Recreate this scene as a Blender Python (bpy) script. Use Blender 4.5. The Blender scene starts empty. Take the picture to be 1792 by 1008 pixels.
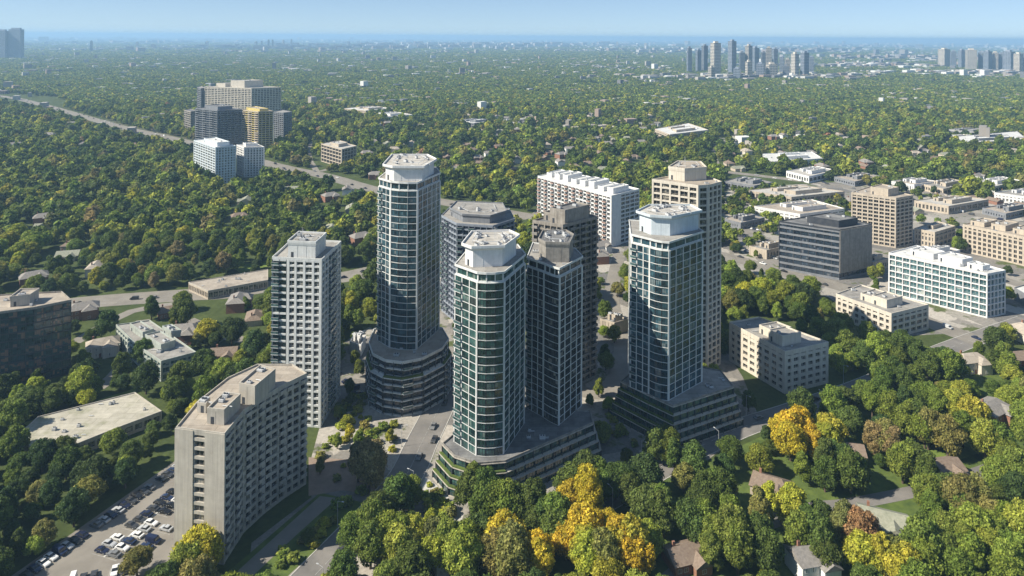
import bpy, math, random
import numpy as np
from mathutils import Vector, Matrix

random.seed(11)
RNG = np.random.default_rng(11)
R = math.radians
sc = bpy.context.scene
COL = sc.collection

# ------------------------------------------------------------------ camera
CAM_H = 160.0
F = 1195.0                      # focal length in pixels of the 1792 px photograph
ROLL = R(0.38)
HY = 64.3                       # horizon row under the principal axis
cam_d = bpy.data.cameras.new("camera")
cam = bpy.data.objects.new("camera", cam_d)
COL.objects.link(cam)
cam_d.sensor_width = 36.0
cam_d.lens = 36.0 * F / 1792.0
cam_d.shift_y = -(504.0 - HY) / 1792.0
cam_d.clip_start = 1.0
cam_d.clip_end = 150000.0
cam.matrix_world = Matrix.Translation((0, 0, CAM_H)) @ Matrix.Rotation(R(90), 4, 'X') @ Matrix.Rotation(ROLL, 4, 'Z')
sc.camera = cam

# ------------------------------------------------------------------ sky and sun
SUN_EL = R(41)
SUN_AZ = math.atan2(-0.968, -0.25)            # towards the sun, measured from +Y to +X
to_sun = Vector((math.sin(SUN_AZ) * math.cos(SUN_EL), math.cos(SUN_AZ) * math.cos(SUN_EL), math.sin(SUN_EL)))
w = bpy.data.worlds.new("World")
sc.world = w
w.use_nodes = True
wn = w.node_tree
bg = wn.nodes["Background"]
sky = wn.nodes.new("ShaderNodeTexSky")
sky.sky_type = 'NISHITA'
sky.sun_disc = False
sky.sun_elevation = SUN_EL
sky.sun_rotation = SUN_AZ % (2 * math.pi)
sky.altitude = 5000
sky.air_density = 1.0
sky.dust_density = 0.0
sky.ozone_density = 3.0
tint = wn.nodes.new("ShaderNodeMix"); tint.data_type = 'RGBA'; tint.blend_type = 'MULTIPLY'; tint.inputs[0].default_value = 1.0
tint.inputs[7].default_value = (0.86, 1.00, 1.12, 1)
soft = wn.nodes.new("ShaderNodeGamma"); soft.inputs[1].default_value = 0.55     # a hazy day's sky: less contrast between zenith and horizon
wn.links.new(sky.outputs[0], soft.inputs[0]); wn.links.new(soft.outputs[0], tint.inputs[6]); wn.links.new(tint.outputs[2], bg.inputs[0])
bg.inputs[1].default_value = 0.135
sun_d = bpy.data.lights.new("sun", 'SUN')
sun_d.energy = 4.6
sun_d.angle = R(0.5)
sun_d.color = (1.0, 0.92, 0.77)
sun = bpy.data.objects.new("sun", sun_d)
COL.objects.link(sun)
sun.rotation_euler = (-to_sun).to_track_quat('-Z', 'Y').to_euler()
sc.view_settings.view_transform = 'Standard'
sc.view_settings.look = 'None'
sc.view_settings.exposure = 0.92
sc.view_settings.gamma = 1.0
sc.view_settings.use_curve_mapping = False
sc.render.engine = 'CYCLES'
sc.cycles.use_denoising = True
sc.cycles.max_bounces = 5
sc.cycles.diffuse_bounces = 4
sc.cycles.glossy_bounces = 2
sc.cycles.transmission_bounces = 2
sc.cycles.volume_bounces = 1
sc.cycles.caustics_reflective = False
sc.cycles.caustics_refractive = False

# ------------------------------------------------------------------ helpers
def G(px, py, h=0.0):
    """world x, y of a photograph pixel that shows a point at height h"""
    u, v = px - 896.0, py - HY
    u0 = u * math.cos(ROLL) + v * math.sin(ROLL)
    v0 = -u * math.sin(ROLL) + v * math.cos(ROLL)
    Y = F * (CAM_H - h) / v0
    return (u0 * Y / F, Y)

def PX(x, y, z):
    u0, v0 = F * x / y, F * (CAM_H - z) / y
    return (896 + u0 * math.cos(ROLL) - v0 * math.sin(ROLL), HY + u0 * math.sin(ROLL) + v0 * math.cos(ROLL))

def tag(o, label=None, cat=None, group=None, kind=None):
    if label: o["label"] = label
    if cat: o["category"] = cat
    if group: o["group"] = group
    if kind: o["kind"] = kind
    return o

def empty(name, loc=(0, 0, 0), label=None, cat=None, group=None):
    o = bpy.data.objects.new(name, None)
    o.location = loc
    o.empty_display_size = 0.5
    COL.objects.link(o)
    return tag(o, label, cat, group)

def link(name, me, parent=None, loc=(0, 0, 0), rz=0.0):
    o = bpy.data.objects.new(name, me)
    o.location = loc
    o.rotation_euler = (0, 0, rz)
    o.parent = parent
    COL.objects.link(o)
    return o

class MB:
    """collects faces and builds one mesh"""
    def __init__(s): s.v, s.f, s.m = [], [], []
    def face(s, pts, m=0):
        n = len(s.v); s.v += [tuple(p) for p in pts]; s.f.append(tuple(range(n, n + len(pts)))); s.m.append(m)
    def box(s, x0, x1, y0, y1, z0, z1, m=0):
        n = len(s.v)
        s.v += [(x0,y0,z0),(x1,y0,z0),(x1,y1,z0),(x0,y1,z0),(x0,y0,z1),(x1,y0,z1),(x1,y1,z1),(x0,y1,z1)]
        s.f += [(n,n+3,n+2,n+1),(n+4,n+5,n+6,n+7),(n,n+1,n+5,n+4),(n+1,n+2,n+6,n+5),(n+2,n+3,n+7,n+6),(n+3,n,n+4,n+7)]
        s.m += [m] * 6
    def obox(s, c, ax, hx, hy, z0, z1, m=0):
        """box with centre c (x,y), unit axis ax, half sizes"""
        a = Vector((ax[0], ax[1])); b = Vector((-ax[1], ax[0])); c = Vector(c)
        q = [c - a*hx - b*hy, c + a*hx - b*hy, c + a*hx + b*hy, c - a*hx + b*hy]
        s.prism([(p.x, p.y) for p in q], z0, z1, m)
    def prism(s, poly, z0, z1, m=0, mt=None, top=True, bottom=True, poly2=None):
        n = len(s.v); k = len(poly); p2 = poly2 or poly
        s.v += [(p[0], p[1], z0) for p in poly] + [(p[0], p[1], z1) for p in p2]
        for i in range(k):
            j = (i + 1) % k
            s.f.append((n+i, n+j, n+k+j, n+k+i)); s.m.append(m)
        if top: s.f.append(tuple(range(n+k, n+2*k))); s.m.append(m if mt is None else mt)
        if bottom: s.f.append(tuple(reversed(range(n, n+k)))); s.m.append(m)
    def ring(s, outer, inner, z0, z1, m=0):
        n = len(s.v); k = len(outer)
        for poly, z in ((outer, z0), (outer, z1), (inner, z1), (inner, z0)):
            s.v += [(p[0], p[1], z) for p in poly]
        for i in range(k):
            j = (i + 1) % k
            for a in range(4):
                b = (a + 1) % 4
                s.f.append((n+a*k+i, n+a*k+j, n+b*k+j, n+b*k+i)); s.m.append(m)
    def tube(s, p, q, r0, r1, n=6, m=0, cap=False):
        p, q = Vector(p), Vector(q); d = (q - p).normalized()
        a = d.orthogonal().normalized(); b = d.cross(a); k = len(s.v)
        for c, r in ((p, r0), (q, r1)):
            for i in range(n):
                t = 2 * math.pi * i / n
                s.v.append(tuple(c + a * (r * math.cos(t)) + b * (r * math.sin(t))))
        for i in range(n):
            j = (i + 1) % n
            s.f.append((k+i, k+j, k+n+j, k+n+i)); s.m.append(m)
        if cap:
            s.f.append(tuple(range(k+n, k+2*n))); s.m.append(m)
            s.f.append(tuple(reversed(range(k, k+n)))); s.m.append(m)
    def mesh(s, name, mats, smooth=False):
        me = bpy.data.meshes.new(name)
        me.from_pydata(s.v, [], s.f)
        for m in (mats if isinstance(mats, (list, tuple)) else [mats]): me.materials.append(m)
        me.polygons.foreach_set("material_index", s.m)
        if smooth: me.polygons.foreach_set("use_smooth", [True] * len(s.f))
        me.update()
        return me
    def build(s, name, mats, parent=None, loc=(0,0,0), rz=0.0, smooth=False):
        return link(name, s.mesh(name, mats, smooth), parent, loc, rz)

def area(poly): return sum(poly[i][0]*poly[(i+1)%len(poly)][1] - poly[(i+1)%len(poly)][0]*poly[i][1] for i in range(len(poly))) / 2
def ccw(poly):
    poly = [tuple(p) for p in poly]
    return poly if area(poly) > 0 else poly[::-1]
def inset(poly, d):
    """polygon moved inwards by d (negative: outwards); poly counter-clockwise"""
    k = len(poly); out = []
    for i in range(k):
        a, b, c = Vector(poly[i-1]), Vector(poly[i]), Vector(poly[(i+1) % k])
        d1, d2 = (b - a).normalized(), (c - b).normalized()
        n1, n2 = Vector((-d1.y, d1.x)), Vector((-d2.y, d2.x))
        m = (n1 + n2)
        if m.length < 1e-6: m = n1
        m = m.normalized()
        t = d / max(0.35, m.dot(n1))
        out.append((b.x + m.x * t, b.y + m.y * t))
    return out
def bow(p, q, bulge, n):
    """points strictly between p and q on an arc bulging to the outside (right of p->q)"""
    p, q = Vector(p), Vector(q); d = q - p; nn = Vector((d.y, -d.x)).normalized()
    return [tuple(p + d * (i / n) + nn * (bulge * 4 * (i/n) * (1 - i/n))) for i in range(1, n)]
def poly_mask(poly, X, Y):
    poly = np.asarray(poly); inside = np.zeros(X.shape, bool); j = len(poly) - 1
    for i in range(len(poly)):
        xi, yi = poly[i]; xj, yj = poly[j]
        c = ((yi > Y) != (yj > Y)) & (X < (xj - xi) * (Y - yi) / ((yj - yi) if yj != yi else 1e-9) + xi)
        inside ^= c; j = i
    return inside
def dist_line(pts, X, Y):
    D = np.full(X.shape, 1e9)
    for (x0, y0), (x1, y1) in zip(pts[:-1], pts[1:]):
        dx, dy = x1-x0, y1-y0
        t = np.clip(((X-x0)*dx + (Y-y0)*dy) / (dx*dx+dy*dy), 0, 1)
        D = np.minimum(D, np.hypot(X-x0-t*dx, Y-y0-t*dy))
    return D

# ------------------------------------------------------------------ materials
def nodes(name):
    m = bpy.data.materials.new(name); m.use_nodes = True
    nt = m.node_tree
    return m, nt, nt.nodes["Principled BSDF"]
def N(nt, t, **kw):
    n = nt.nodes.new(t)
    for k, v in kw.items(): setattr(n, k, v)
    return n
def L(nt, a, b): nt.links.new(a, b)
def ramp(nt, stops, src):
    r = N(nt, "ShaderNodeValToRGB"); e = r.color_ramp.elements
    while len(e) < len(stops): e.new(0.5)
    for i, (p, c) in enumerate(stops):
        e[i].position = p; e[i].color = (*c, 1) if len(c) == 3 else c
    L(nt, src, r.inputs[0]); return r
def noise(nt, scale, detail=4, rough=0.6, coord=None, vec=None):
    n = N(nt, "ShaderNodeTexNoise"); n.inputs["Scale"].default_value = scale
    n.inputs["Detail"].default_value = detail; n.inputs["Roughness"].default_value = rough
    if vec is None:
        g = N(nt, "ShaderNodeNewGeometry"); vec = g.outputs["Position"]
    L(nt, vec, n.inputs["Vector"]); return n

def mat_mottled(name, c0, c1, scale=0.4, rough=0.85, streak=0.0, bump=0.0, spec=0.3):
    """two close colours mixed by noise, optional vertical weather streaks"""
    m, nt, b = nodes(name)
    n = noise(nt, scale, 6, 0.65)
    r = ramp(nt, [(0.3, c0), (0.7, c1)], n.outputs["Fac"])
    out = r.outputs[0]
    if streak > 0:
        g = N(nt, "ShaderNodeNewGeometry"); mp = N(nt, "ShaderNodeMapping"); mp.inputs["Scale"].default_value = (1.6, 1.6, 0.06)
        L(nt, g.outputs["Position"], mp.inputs["Vector"])
        n2 = noise(nt, 1.0, 5, 0.6, vec=mp.outputs[0])
        r2 = ramp(nt, [(0.35, (1-streak,)*3), (0.6, (1, 1, 1))], n2.outputs["Fac"])
        mx = N(nt, "ShaderNodeMix", data_type='RGBA', blend_type='MULTIPLY'); mx.inputs[0].default_value = 1
        L(nt, out, mx.inputs[6]); L(nt, r2.outputs[0], mx.inputs[7]); out = mx.outputs[2]
    L(nt, out, b.inputs["Base Color"])
    b.inputs["Roughness"].default_value = rough
    b.inputs["Specular IOR Level"].default_value = spec
    if bump:
        bp = N(nt, "ShaderNodeBump"); bp.inputs["Distance"].default_value = bump
        L(nt, n.outputs["Fac"], bp.inputs["Height"]); L(nt, bp.outputs[0], b.inputs["Normal"])
    return m

def mat_glass(name, dark, light, blind=(0.32, 0.31, 0.28), blinds=0.16, rough=0.06, spec=0.9):
    """window panes seen from outside: dark rooms, some blinds drawn, uneven reflection"""
    m, nt, b = nodes(name)
    oi = N(nt, "ShaderNodeObjectInfo")
    g = N(nt, "ShaderNodeNewGeometry")
    n = noise(nt, 0.33, 3, 0.5)
    wn_ = N(nt, "ShaderNodeTexWhiteNoise", noise_dimensions='3D')
    sn = N(nt, "ShaderNodeVectorMath", operation='SNAP'); sn.inputs[1].default_value = (1.35, 1.35, 1.45)
    L(nt, g.outputs["Position"], sn.inputs[0]); L(nt, sn.outputs[0], wn_.inputs["Vector"])
    ad = N(nt, "ShaderNodeMath", operation='ADD'); L(nt, oi.outputs["Random"], ad.inputs[0]); L(nt, wn_.outputs["Value"], ad.inputs[1])
    ad2 = N(nt, "ShaderNodeMath", operation='ADD'); L(nt, ad.outputs[0], ad2.inputs[0]); L(nt, n.outputs["Fac"], ad2.inputs[1])
    dv = N(nt, "ShaderNodeMath", operation='DIVIDE'); dv.inputs[1].default_value = 3.0; L(nt, ad2.outputs[0], dv.inputs[0])
    r = ramp(nt, [(0.25, dark), (0.60, light), (0.80 - blinds*0.5, tuple(x*1.6 for x in light)), (0.86 - blinds*0.5, blind)], dv.outputs[0])  # lighter tones paint varied reflections into the pane colour; last stop is blinds
    L(nt, r.outputs[0], b.inputs["Base Color"])
    b.inputs["Roughness"].default_value = rough
    b.inputs["IOR"].default_value = 1.5
    b.inputs["Specular IOR Level"].default_value = spec
    n3 = noise(nt, 0.8, 2, 0.5)
    rr2 = ramp(nt, [(0.35, (rough,)*3), (0.75, (rough + 0.22,)*3)], n.outputs["Fac"]); L(nt, rr2.outputs[0], b.inputs["Roughness"])
    bp = N(nt, "ShaderNodeBump"); bp.inputs["Distance"].default_value = 0.05; bp.inputs["Strength"].default_value = 0.35
    L(nt, n3.outputs["Fac"], bp.inputs["Height"]); L(nt, bp.outputs[0], b.inputs["Normal"])
    return m

def mat_roof(name, c0, c1, stain, seam=3.2, amount=0.5):
    """membrane laid in strips, ponding stains and grime"""
    m, nt, b = nodes(name)
    n = noise(nt, 0.35, 6, 0.7); r = ramp(nt, [(0.3, c0), (0.7, c1)], n.outputs["Fac"])
    n2 = noise(nt, 0.09, 5, 0.6); mk = ramp(nt, [(0.50, (0, 0, 0)), (0.66, (amount,)*3)], n2.outputs["Fac"])
    mx = N(nt, "ShaderNodeMix", data_type='RGBA'); L(nt, mk.outputs[0], mx.inputs[0]); L(nt, r.outputs[0], mx.inputs[6]); mx.inputs[7].default_value = (*stain, 1)
    g = N(nt, "ShaderNodeNewGeometry"); br = N(nt, "ShaderNodeTexBrick"); br.inputs["Scale"].default_value = 1.0
    br.inputs["Brick Width"].default_value = 9.0; br.inputs["Row Height"].default_value = seam; br.inputs["Mortar Size"].default_value = 0.10; br.inputs["Mortar Smooth"].default_value = 0.3
    br.inputs["Color1"].default_value = (1, 1, 1, 1); br.inputs["Color2"].default_value = (0.86, 0.86, 0.86, 1); br.inputs["Mortar"].default_value = (0.62, 0.62, 0.62, 1)
    L(nt, g.outputs["Position"], br.inputs["Vector"])
    m2 = N(nt, "ShaderNodeMix", data_type='RGBA', blend_type='MULTIPLY'); m2.inputs[0].default_value = 1
    L(nt, mx.outputs[2], m2.inputs[6]); L(nt, br.outputs["Color"], m2.inputs[7]); L(nt, m2.outputs[2], b.inputs["Base Color"])
    b.inputs["Roughness"].default_value = 0.9; b.inputs["Specular IOR Level"].default_value = 0.2
    return m

def mat_tint(name, attr_type='INSTANCER', leaf=True, rough=0.7):
    m, nt, b = nodes(name)
    a = N(nt, "ShaderNodeAttribute", attribute_type=attr_type, attribute_name="tint")
    out = a.outputs["Color"]
    if leaf:
        v = N(nt, "ShaderNodeAttribute", attribute_type='GEOMETRY', attribute_name="leafvar")
        mx = N(nt, "ShaderNodeMix", data_type='RGBA', blend_type='MULTIPLY'); mx.inputs[0].default_value = 1
        L(nt, out, mx.inputs[6]); L(nt, v.outputs["Color"], mx.inputs[7]); out = mx.outputs[2]
        n = noise(nt, 0.35, 3, 0.6)
        r = ramp(nt, [(0.3, (0.72, 0.80, 0.70)), (0.7, (1.28, 1.2, 1.15))], n.outputs["Fac"])
        mx2 = N(nt, "ShaderNodeMix", data_type='RGBA', blend_type='MULTIPLY'); mx2.inputs[0].default_value = 1
        L(nt, out, mx2.inputs[6]); L(nt, r.outputs[0], mx2.inputs[7]); out = mx2.outputs[2]
        tr = N(nt, "ShaderNodeBsdfTranslucent"); L(nt, out, tr.inputs[0])
        ms = N(nt, "ShaderNodeMixShader"); ms.inputs[0].default_value = 0.38
        o = nt.nodes["Material Output"]
        L(nt, b.outputs[0], ms.inputs[1]); L(nt, tr.outputs[0], ms.inputs[2]); L(nt, ms.outputs[0], o.inputs[0])
        b.inputs["Specular IOR Level"].default_value = 0.25
    L(nt, out, b.inputs["Base Color"])
    b.inputs["Roughness"].default_value = rough
    return m

def mat_paving():
    """yards, lots and paths run together: patches of asphalt, concrete and worn grass"""
    m, nt, b = nodes('mixed paving')
    g = N(nt, "ShaderNodeNewGeometry"); v = N(nt, "ShaderNodeTexVoronoi"); v.inputs["Scale"].default_value = 0.055; v.inputs["Randomness"].default_value = 0.85
    wob = noise(nt, 0.12, 3, 0.5); ad = N(nt, "ShaderNodeVectorMath", operation='MULTIPLY_ADD'); ad.inputs[1].default_value = (9, 9, 0)
    L(nt, wob.outputs["Color"], ad.inputs[0]); L(nt, g.outputs["Position"], ad.inputs[2]); L(nt, ad.outputs[0], v.inputs["Vector"])
    sp = N(nt, "ShaderNodeSeparateColor"); L(nt, v.outputs["Color"], sp.inputs[0])
    r = ramp(nt, [(0.0, (0.15, 0.145, 0.14)), (0.35, (0.22, 0.205, 0.185)), (0.7, (0.31, 0.29, 0.26)), (0.92, (0.40, 0.37, 0.33))], sp.outputs[0])
    n2 = noise(nt, 0.06, 5, 0.65); mk = ramp(nt, [(0.56, (0, 0, 0)), (0.62, (1, 1, 1))], n2.outputs["Fac"])
    mx = N(nt, "ShaderNodeMix", data_type='RGBA'); L(nt, mk.outputs[0], mx.inputs[0]); L(nt, r.outputs[0], mx.inputs[6]); mx.inputs[7].default_value = (0.085, 0.105, 0.035, 1)
    n3 = noise(nt, 0.7, 5, 0.7); r3 = ramp(nt, [(0.3, (0.68,)*3), (0.7, (1.2,)*3)], n3.outputs["Fac"])
    m2 = N(nt, "ShaderNodeMix", data_type='RGBA', blend_type='MULTIPLY'); m2.inputs[0].default_value = 1
    L(nt, mx.outputs[2], m2.inputs[6]); L(nt, r3.outputs[0], m2.inputs[7]); L(nt, m2.outputs[2], b.inputs["Base Color"])
    b.inputs["Roughness"].default_value = 0.92; b.inputs["Specular IOR Level"].default_value = 0.2
    return m
M = {}
M['white_frame'] = mat_mottled('painted white concrete', (0.55, 0.56, 0.55), (0.66, 0.67, 0.66), 0.5, 0.7, 0.14)
M['white_wall'] = mat_mottled('white render', (0.60, 0.60, 0.60), (0.74, 0.74, 0.73), 0.3, 0.8, 0.12)
M['cream'] = mat_mottled('cream precast concrete', (0.52, 0.475, 0.40), (0.62, 0.57, 0.49), 0.3, 0.85, 0.16)
M['beige'] = mat_mottled('beige concrete', (0.42, 0.36, 0.29), (0.54, 0.47, 0.38), 0.3, 0.85, 0.2)
M['greige'] = mat_mottled('aged concrete', (0.38, 0.35, 0.305), (0.49, 0.455, 0.395), 0.25, 0.88, 0.18)
M['brown'] = mat_mottled('brown concrete', (0.25, 0.225, 0.195), (0.38, 0.35, 0.31), 0.4, 0.88, 0.3)
M['grey_wall'] = mat_mottled('grey panels', (0.16, 0.17, 0.19), (0.24, 0.25, 0.27), 0.3, 0.6, 0.1)
M['blue_grey'] = mat_mottled('blue grey spandrels', (0.20, 0.23, 0.28), (0.30, 0.33, 0.38), 0.3, 0.6, 0.15)
M['stone_dark'] = mat_mottled('weathered stone', (0.17, 0.16, 0.15), (0.33, 0.31, 0.28), 0.5, 0.85, 0.2)
M['pale_blue'] = mat_mottled('pale blue render', (0.48, 0.54, 0.58), (0.58, 0.64, 0.68), 0.3, 0.8, 0.12)
M['dark_metal'] = mat_mottled('dark metal cladding', (0.035, 0.04, 0.05), (0.07, 0.075, 0.085), 0.3, 0.45, 0.1)
M['core'] = mat_mottled('dark interior', (0.012, 0.014, 0.016), (0.03, 0.03, 0.03), 0.4, 0.6)
M['glass_green'] = mat_glass('green tinted glass', (0.005, 0.016, 0.015), (0.032, 0.078, 0.072), (0.15, 0.19, 0.17), 0.22)
M['glass_teal'] = mat_glass('teal tinted glass', (0.006, 0.018, 0.026), (0.034, 0.082, 0.105), (0.15, 0.19, 0.20), 0.22)
M['glass_blue'] = mat_glass('blue grey glass', (0.008, 0.014, 0.024), (0.03, 0.045, 0.065), (0.14, 0.15, 0.17))
M['glass_dark'] = mat_glass('clear dark glass', (0.006, 0.007, 0.008), (0.030, 0.033, 0.034), (0.28, 0.26, 0.22), 0.26)
M['glass_aqua'] = mat_glass('aqua glass', (0.02, 0.06, 0.07), (0.06, 0.13, 0.14), (0.35, 0.38, 0.36), 0.2)
M['glass_mixed'] = mat_glass('patchy mirror glass', (0.008, 0.025, 0.030), (0.045, 0.10, 0.11), (0.24, 0.15, 0.12), 0.5)
M['rail_glass'] = mat_glass('railing glass', (0.03, 0.06, 0.06), (0.07, 0.12, 0.12), (0.12, 0.16, 0.16), 0.0, 0.05)
M['roof_grey'] = mat_roof('grey gravel roof', (0.24, 0.23, 0.215), (0.36, 0.345, 0.32), (0.15, 0.14, 0.13))
M['roof_pale'] = mat_roof('pale roof membrane', (0.38, 0.36, 0.33), (0.52, 0.50, 0.46), (0.24, 0.22, 0.19))
M['roof_white'] = mat_roof('white roof membrane', (0.52, 0.52, 0.51), (0.68, 0.68, 0.66), (0.38, 0.37, 0.35))
M['roof_tan'] = mat_roof('tan roof membrane', (0.31, 0.27, 0.225), (0.43, 0.38, 0.32), (0.20, 0.17, 0.14))
M['roof_dark'] = mat_roof('dark roof membrane', (0.10, 0.10, 0.105), (0.2, 0.2, 0.2), (0.3, 0.3, 0.29))
M['roof_worn'] = mat_roof('worn mossy roof', (0.34, 0.32, 0.26), (0.48, 0.45, 0.38), (0.19, 0.20, 0.11), 4.0, 0.75)
M['sage'] = mat_mottled('sage grey render', (0.30, 0.33, 0.30), (0.42, 0.45, 0.41), 0.3, 0.85, 0.15)
M['metal_unit'] = mat_mottled('galvanised metal', (0.38, 0.39, 0.40), (0.52, 0.53, 0.54), 0.8, 0.5)
M['yellow'] = mat_mottled('yellow brick', (0.50, 0.40, 0.13), (0.60, 0.50, 0.20), 0.5, 0.85)
M['asphalt'] = mat_mottled('asphalt', (0.13, 0.125, 0.12), (0.22, 0.205, 0.19), 0.12, 0.9)
M['asphalt_pale'] = mat_mottled('worn pale asphalt', (0.17, 0.155, 0.135), (0.25, 0.23, 0.20), 0.10, 0.92)
M['pavement'] = mat_paving()
M['brick_paving'] = mat_mottled('reddish brown paving', (0.19, 0.14, 0.11), (0.27, 0.21, 0.17), 0.3, 0.9)
M['kerb'] = mat_mottled('kerb concrete', (0.38, 0.37, 0.35), (0.5, 0.49, 0.46), 0.5, 0.9)
M['marking'] = mat_mottled('worn road paint', (0.20, 0.20, 0.19), (0.46, 0.46, 0.44), 0.8, 0.8)
M['grass'] = mat_mottled('lawn', (0.045, 0.075, 0.018), (0.11, 0.15, 0.03), 0.25, 0.95)
M['grass_bright'] = mat_mottled('bright lawn', (0.09, 0.14, 0.025), (0.17, 0.22, 0.04), 0.3, 0.95)
M['bark'] = mat_mottled('bark', (0.06, 0.045, 0.03), (0.12, 0.09, 0.065), 3.0, 0.95)
M['tyre'] = mat_mottled('rubber', (0.015,)*3, (0.03,)*3, 3.0, 0.8)
M['shingle_grey'] = mat_mottled('grey shingles', (0.16, 0.15, 0.14), (0.27, 0.25, 0.23), 1.2, 0.9)
M['shingle_brown'] = mat_mottled('brown shingles', (0.15, 0.11, 0.085), (0.24, 0.19, 0.15), 1.2, 0.9)
M['shingle_green'] = mat_mottled('mossy shingles', (0.19, 0.20, 0.15), (0.30, 0.30, 0.24), 0.8, 0.9)
M['brick_red'] = mat_mottled('red brick', (0.20, 0.10, 0.07), (0.30, 0.16, 0.11), 1.5, 0.9)
M['leaf'] = mat_tint('tree leaves')
M['car_paint'] = mat_tint('car paint', 'OBJECT', False, 0.3)
M['car_glass'] = mat_glass('car glass', (0.01,)*3, (0.03,)*3, (0.03,)*3, 0.0)

def ground_material():
    m, nt, b = nodes('ground cover')
    n1 = noise(nt, 0.0022, 5, 0.6); n2 = noise(nt, 0.05, 6, 0.7); n3 = noise(nt, 0.5, 4, 0.6)
    g1 = ramp(nt, [(0.25, (0.035, 0.052, 0.018)), (0.75, (0.085, 0.108, 0.034))], n2.outputs["Fac"])
    g2 = ramp(nt, [(0.38, (0.045, 0.065, 0.020)), (0.56, (0.17, 0.15, 0.12)), (0.7, (0.27, 0.25, 0.22))], n2.outputs["Fac"])
    mk = ramp(nt, [(0.53, (0, 0, 0)), (0.63, (0.9, 0.9, 0.9))], n1.outputs["Fac"])
    mx = N(nt, "ShaderNodeMix", data_type='RGBA'); L(nt, mk.outputs[0], mx.inputs[0]); L(nt, g1.outputs[0], mx.inputs[6]); L(nt, g2.outputs[0], mx.inputs[7])
    r3 = ramp(nt, [(0.3, (0.75,)*3), (0.7, (1.15,)*3)], n3.outputs["Fac"])
    m2 = N(nt, "ShaderNodeMix", data_type='RGBA', blend_type='MULTIPLY'); m2.inputs[0].default_value = 1
    L(nt, mx.outputs[2], m2.inputs[6]); L(nt, r3.outputs[0], m2.inputs[7])
    L(nt, m2.outputs[2], b.inputs["Base Color"]); b.inputs["Roughness"].default_value = 0.95
    b.inputs["Specular IOR Level"].default_value = 0.1
    return m
M['ground'] = ground_material()
mw, nt, b = nodes('lake water')
b.inputs["Base Color"].default_value = (0.02, 0.06, 0.12, 1); b.inputs["Roughness"].default_value = 0.35
M['water'] = mw

# ------------------------------------------------------------------ setting
def sheet(name, poly, z, mat, kind='structure'):
    mb = MB(); mb.face([(p[0], p[1], z) for p in ccw(poly)])
    return tag(mb.build(name, mat), kind=kind)
FAR = 30000
sheet('ground', [(-50000, -600), (50000, -600), (50000, FAR), (-50000, FAR)], 0.0, M['ground'])
sheet('lake_water', [(-90000, FAR), (90000, FAR), (90000, 64000), (-90000, 64000)], 0.0, M['water'])
hz = MB(); hz.box(-91000, 91000, -700, 64500, -1.0, 200.0)
hz_m = bpy.data.materials.new('haze air'); hz_m.use_nodes = True
ht = hz_m.node_tree; ht.nodes.remove(ht.nodes["Principled BSDF"])
pv = ht.nodes.new("ShaderNodeVolumePrincipled"); pv.inputs["Density"].default_value = 0.00011
pv.inputs["Color"].default_value = (0.42, 0.68, 1.0, 1); pv.inputs["Anisotropy"].default_value = 0.1
ht.links.new(pv.outputs[0], ht.nodes["Material Output"].inputs["Volume"])
tag(hz.build('haze', hz_m), kind='stuff')

# ------------------------------------------------------------------ buildings
FOOT = []            # footprints (polygon, margin) that trees keep clear of
WIN = {}
def window_mesh(w, h, frame, glass, div, var):
    """one window: panes (slightly out of true), frame, mullions; origin at bottom centre, faces -Y"""
    key = (round(w, 1), round(h, 1), frame, glass, div, var)
    if key in WIN: return WIN[key]
    rr = random.Random(hash((key[0], key[1], var)) & 0xffff)
    mb = MB(); t = 0.07; x0, x1 = -w/2, w/2
    mb.box(x0, x1, -0.02, 0.10, 0, t, 0); mb.box(x0, x1, -0.02, 0.10, h-t, h, 0)
    mb.box(x0, x0+t, -0.019, 0.10, t, h-t, 0); mb.box(x1-t, x1, -0.019, 0.10, t, h-t, 0)
    for i in range(1, div):
        xm = x0 + w * i / div; mb.box(xm-0.03, xm+0.03, -0.018, 0.10, t, h-t, 0)
    if h > 1.7: mb.box(x0+t, x1-t, -0.016, 0.10, h*0.27, h*0.27+0.05, 0)
    for i in range(div):
        a, b = x0 + w*i/div, x0 + w*(i+1)/div; k = rr.uniform(-0.02, 0.02); j = rr.uniform(-0.02, 0.02)
        mb.face([(a, 0.06+k, 0), (b, 0.06-k, 0), (b, 0.06-k+j, h), (a, 0.06+k+j, h)], 1)
    me = mb.mesh('window', [M[frame], M[glass]])
    WIN[key] = me
    return me

PIER = {}
def box_mesh(name, sx, sy, sz, mat):
    key = (name, round(sx, 2), round(sy, 2), round(sz, 2), mat)
    if key not in PIER:
        mb = MB(); mb.box(-sx/2, sx/2, -sy/2, sy/2, 0, sz); PIER[key] = mb.mesh(name, M[mat])
    return PIER[key]

def balcony_mesh(w, d, mat, solid, rh=1.05):
    key = ('balcony', round(w, 1), round(d, 1), mat, solid)
    if key not in PIER:
        mb = MB(); mb.box(-w/2, w/2, -d, 0.1, 0, 0.2, 0)
        g = 1
        mb.box(-w/2+0.03, w/2-0.03, -d+0.03, -d+0.09, 0.2, rh+0.1, g)
        mb.box(-w/2+0.03, -w/2+0.09, -d+0.09, 0, 0.2, rh+0.1, g); mb.box(w/2-0.09, w/2-0.03, -d+0.09, 0, 0.2, rh+0.1, g)
        mb.box(-w/2, w/2, -d, -d+0.1, rh+0.1, rh+0.17, 2)
        PIER[key] = mb.mesh('balcony', [M[mat], M[solid], M['metal_unit']])
    return PIER[key]

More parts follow.
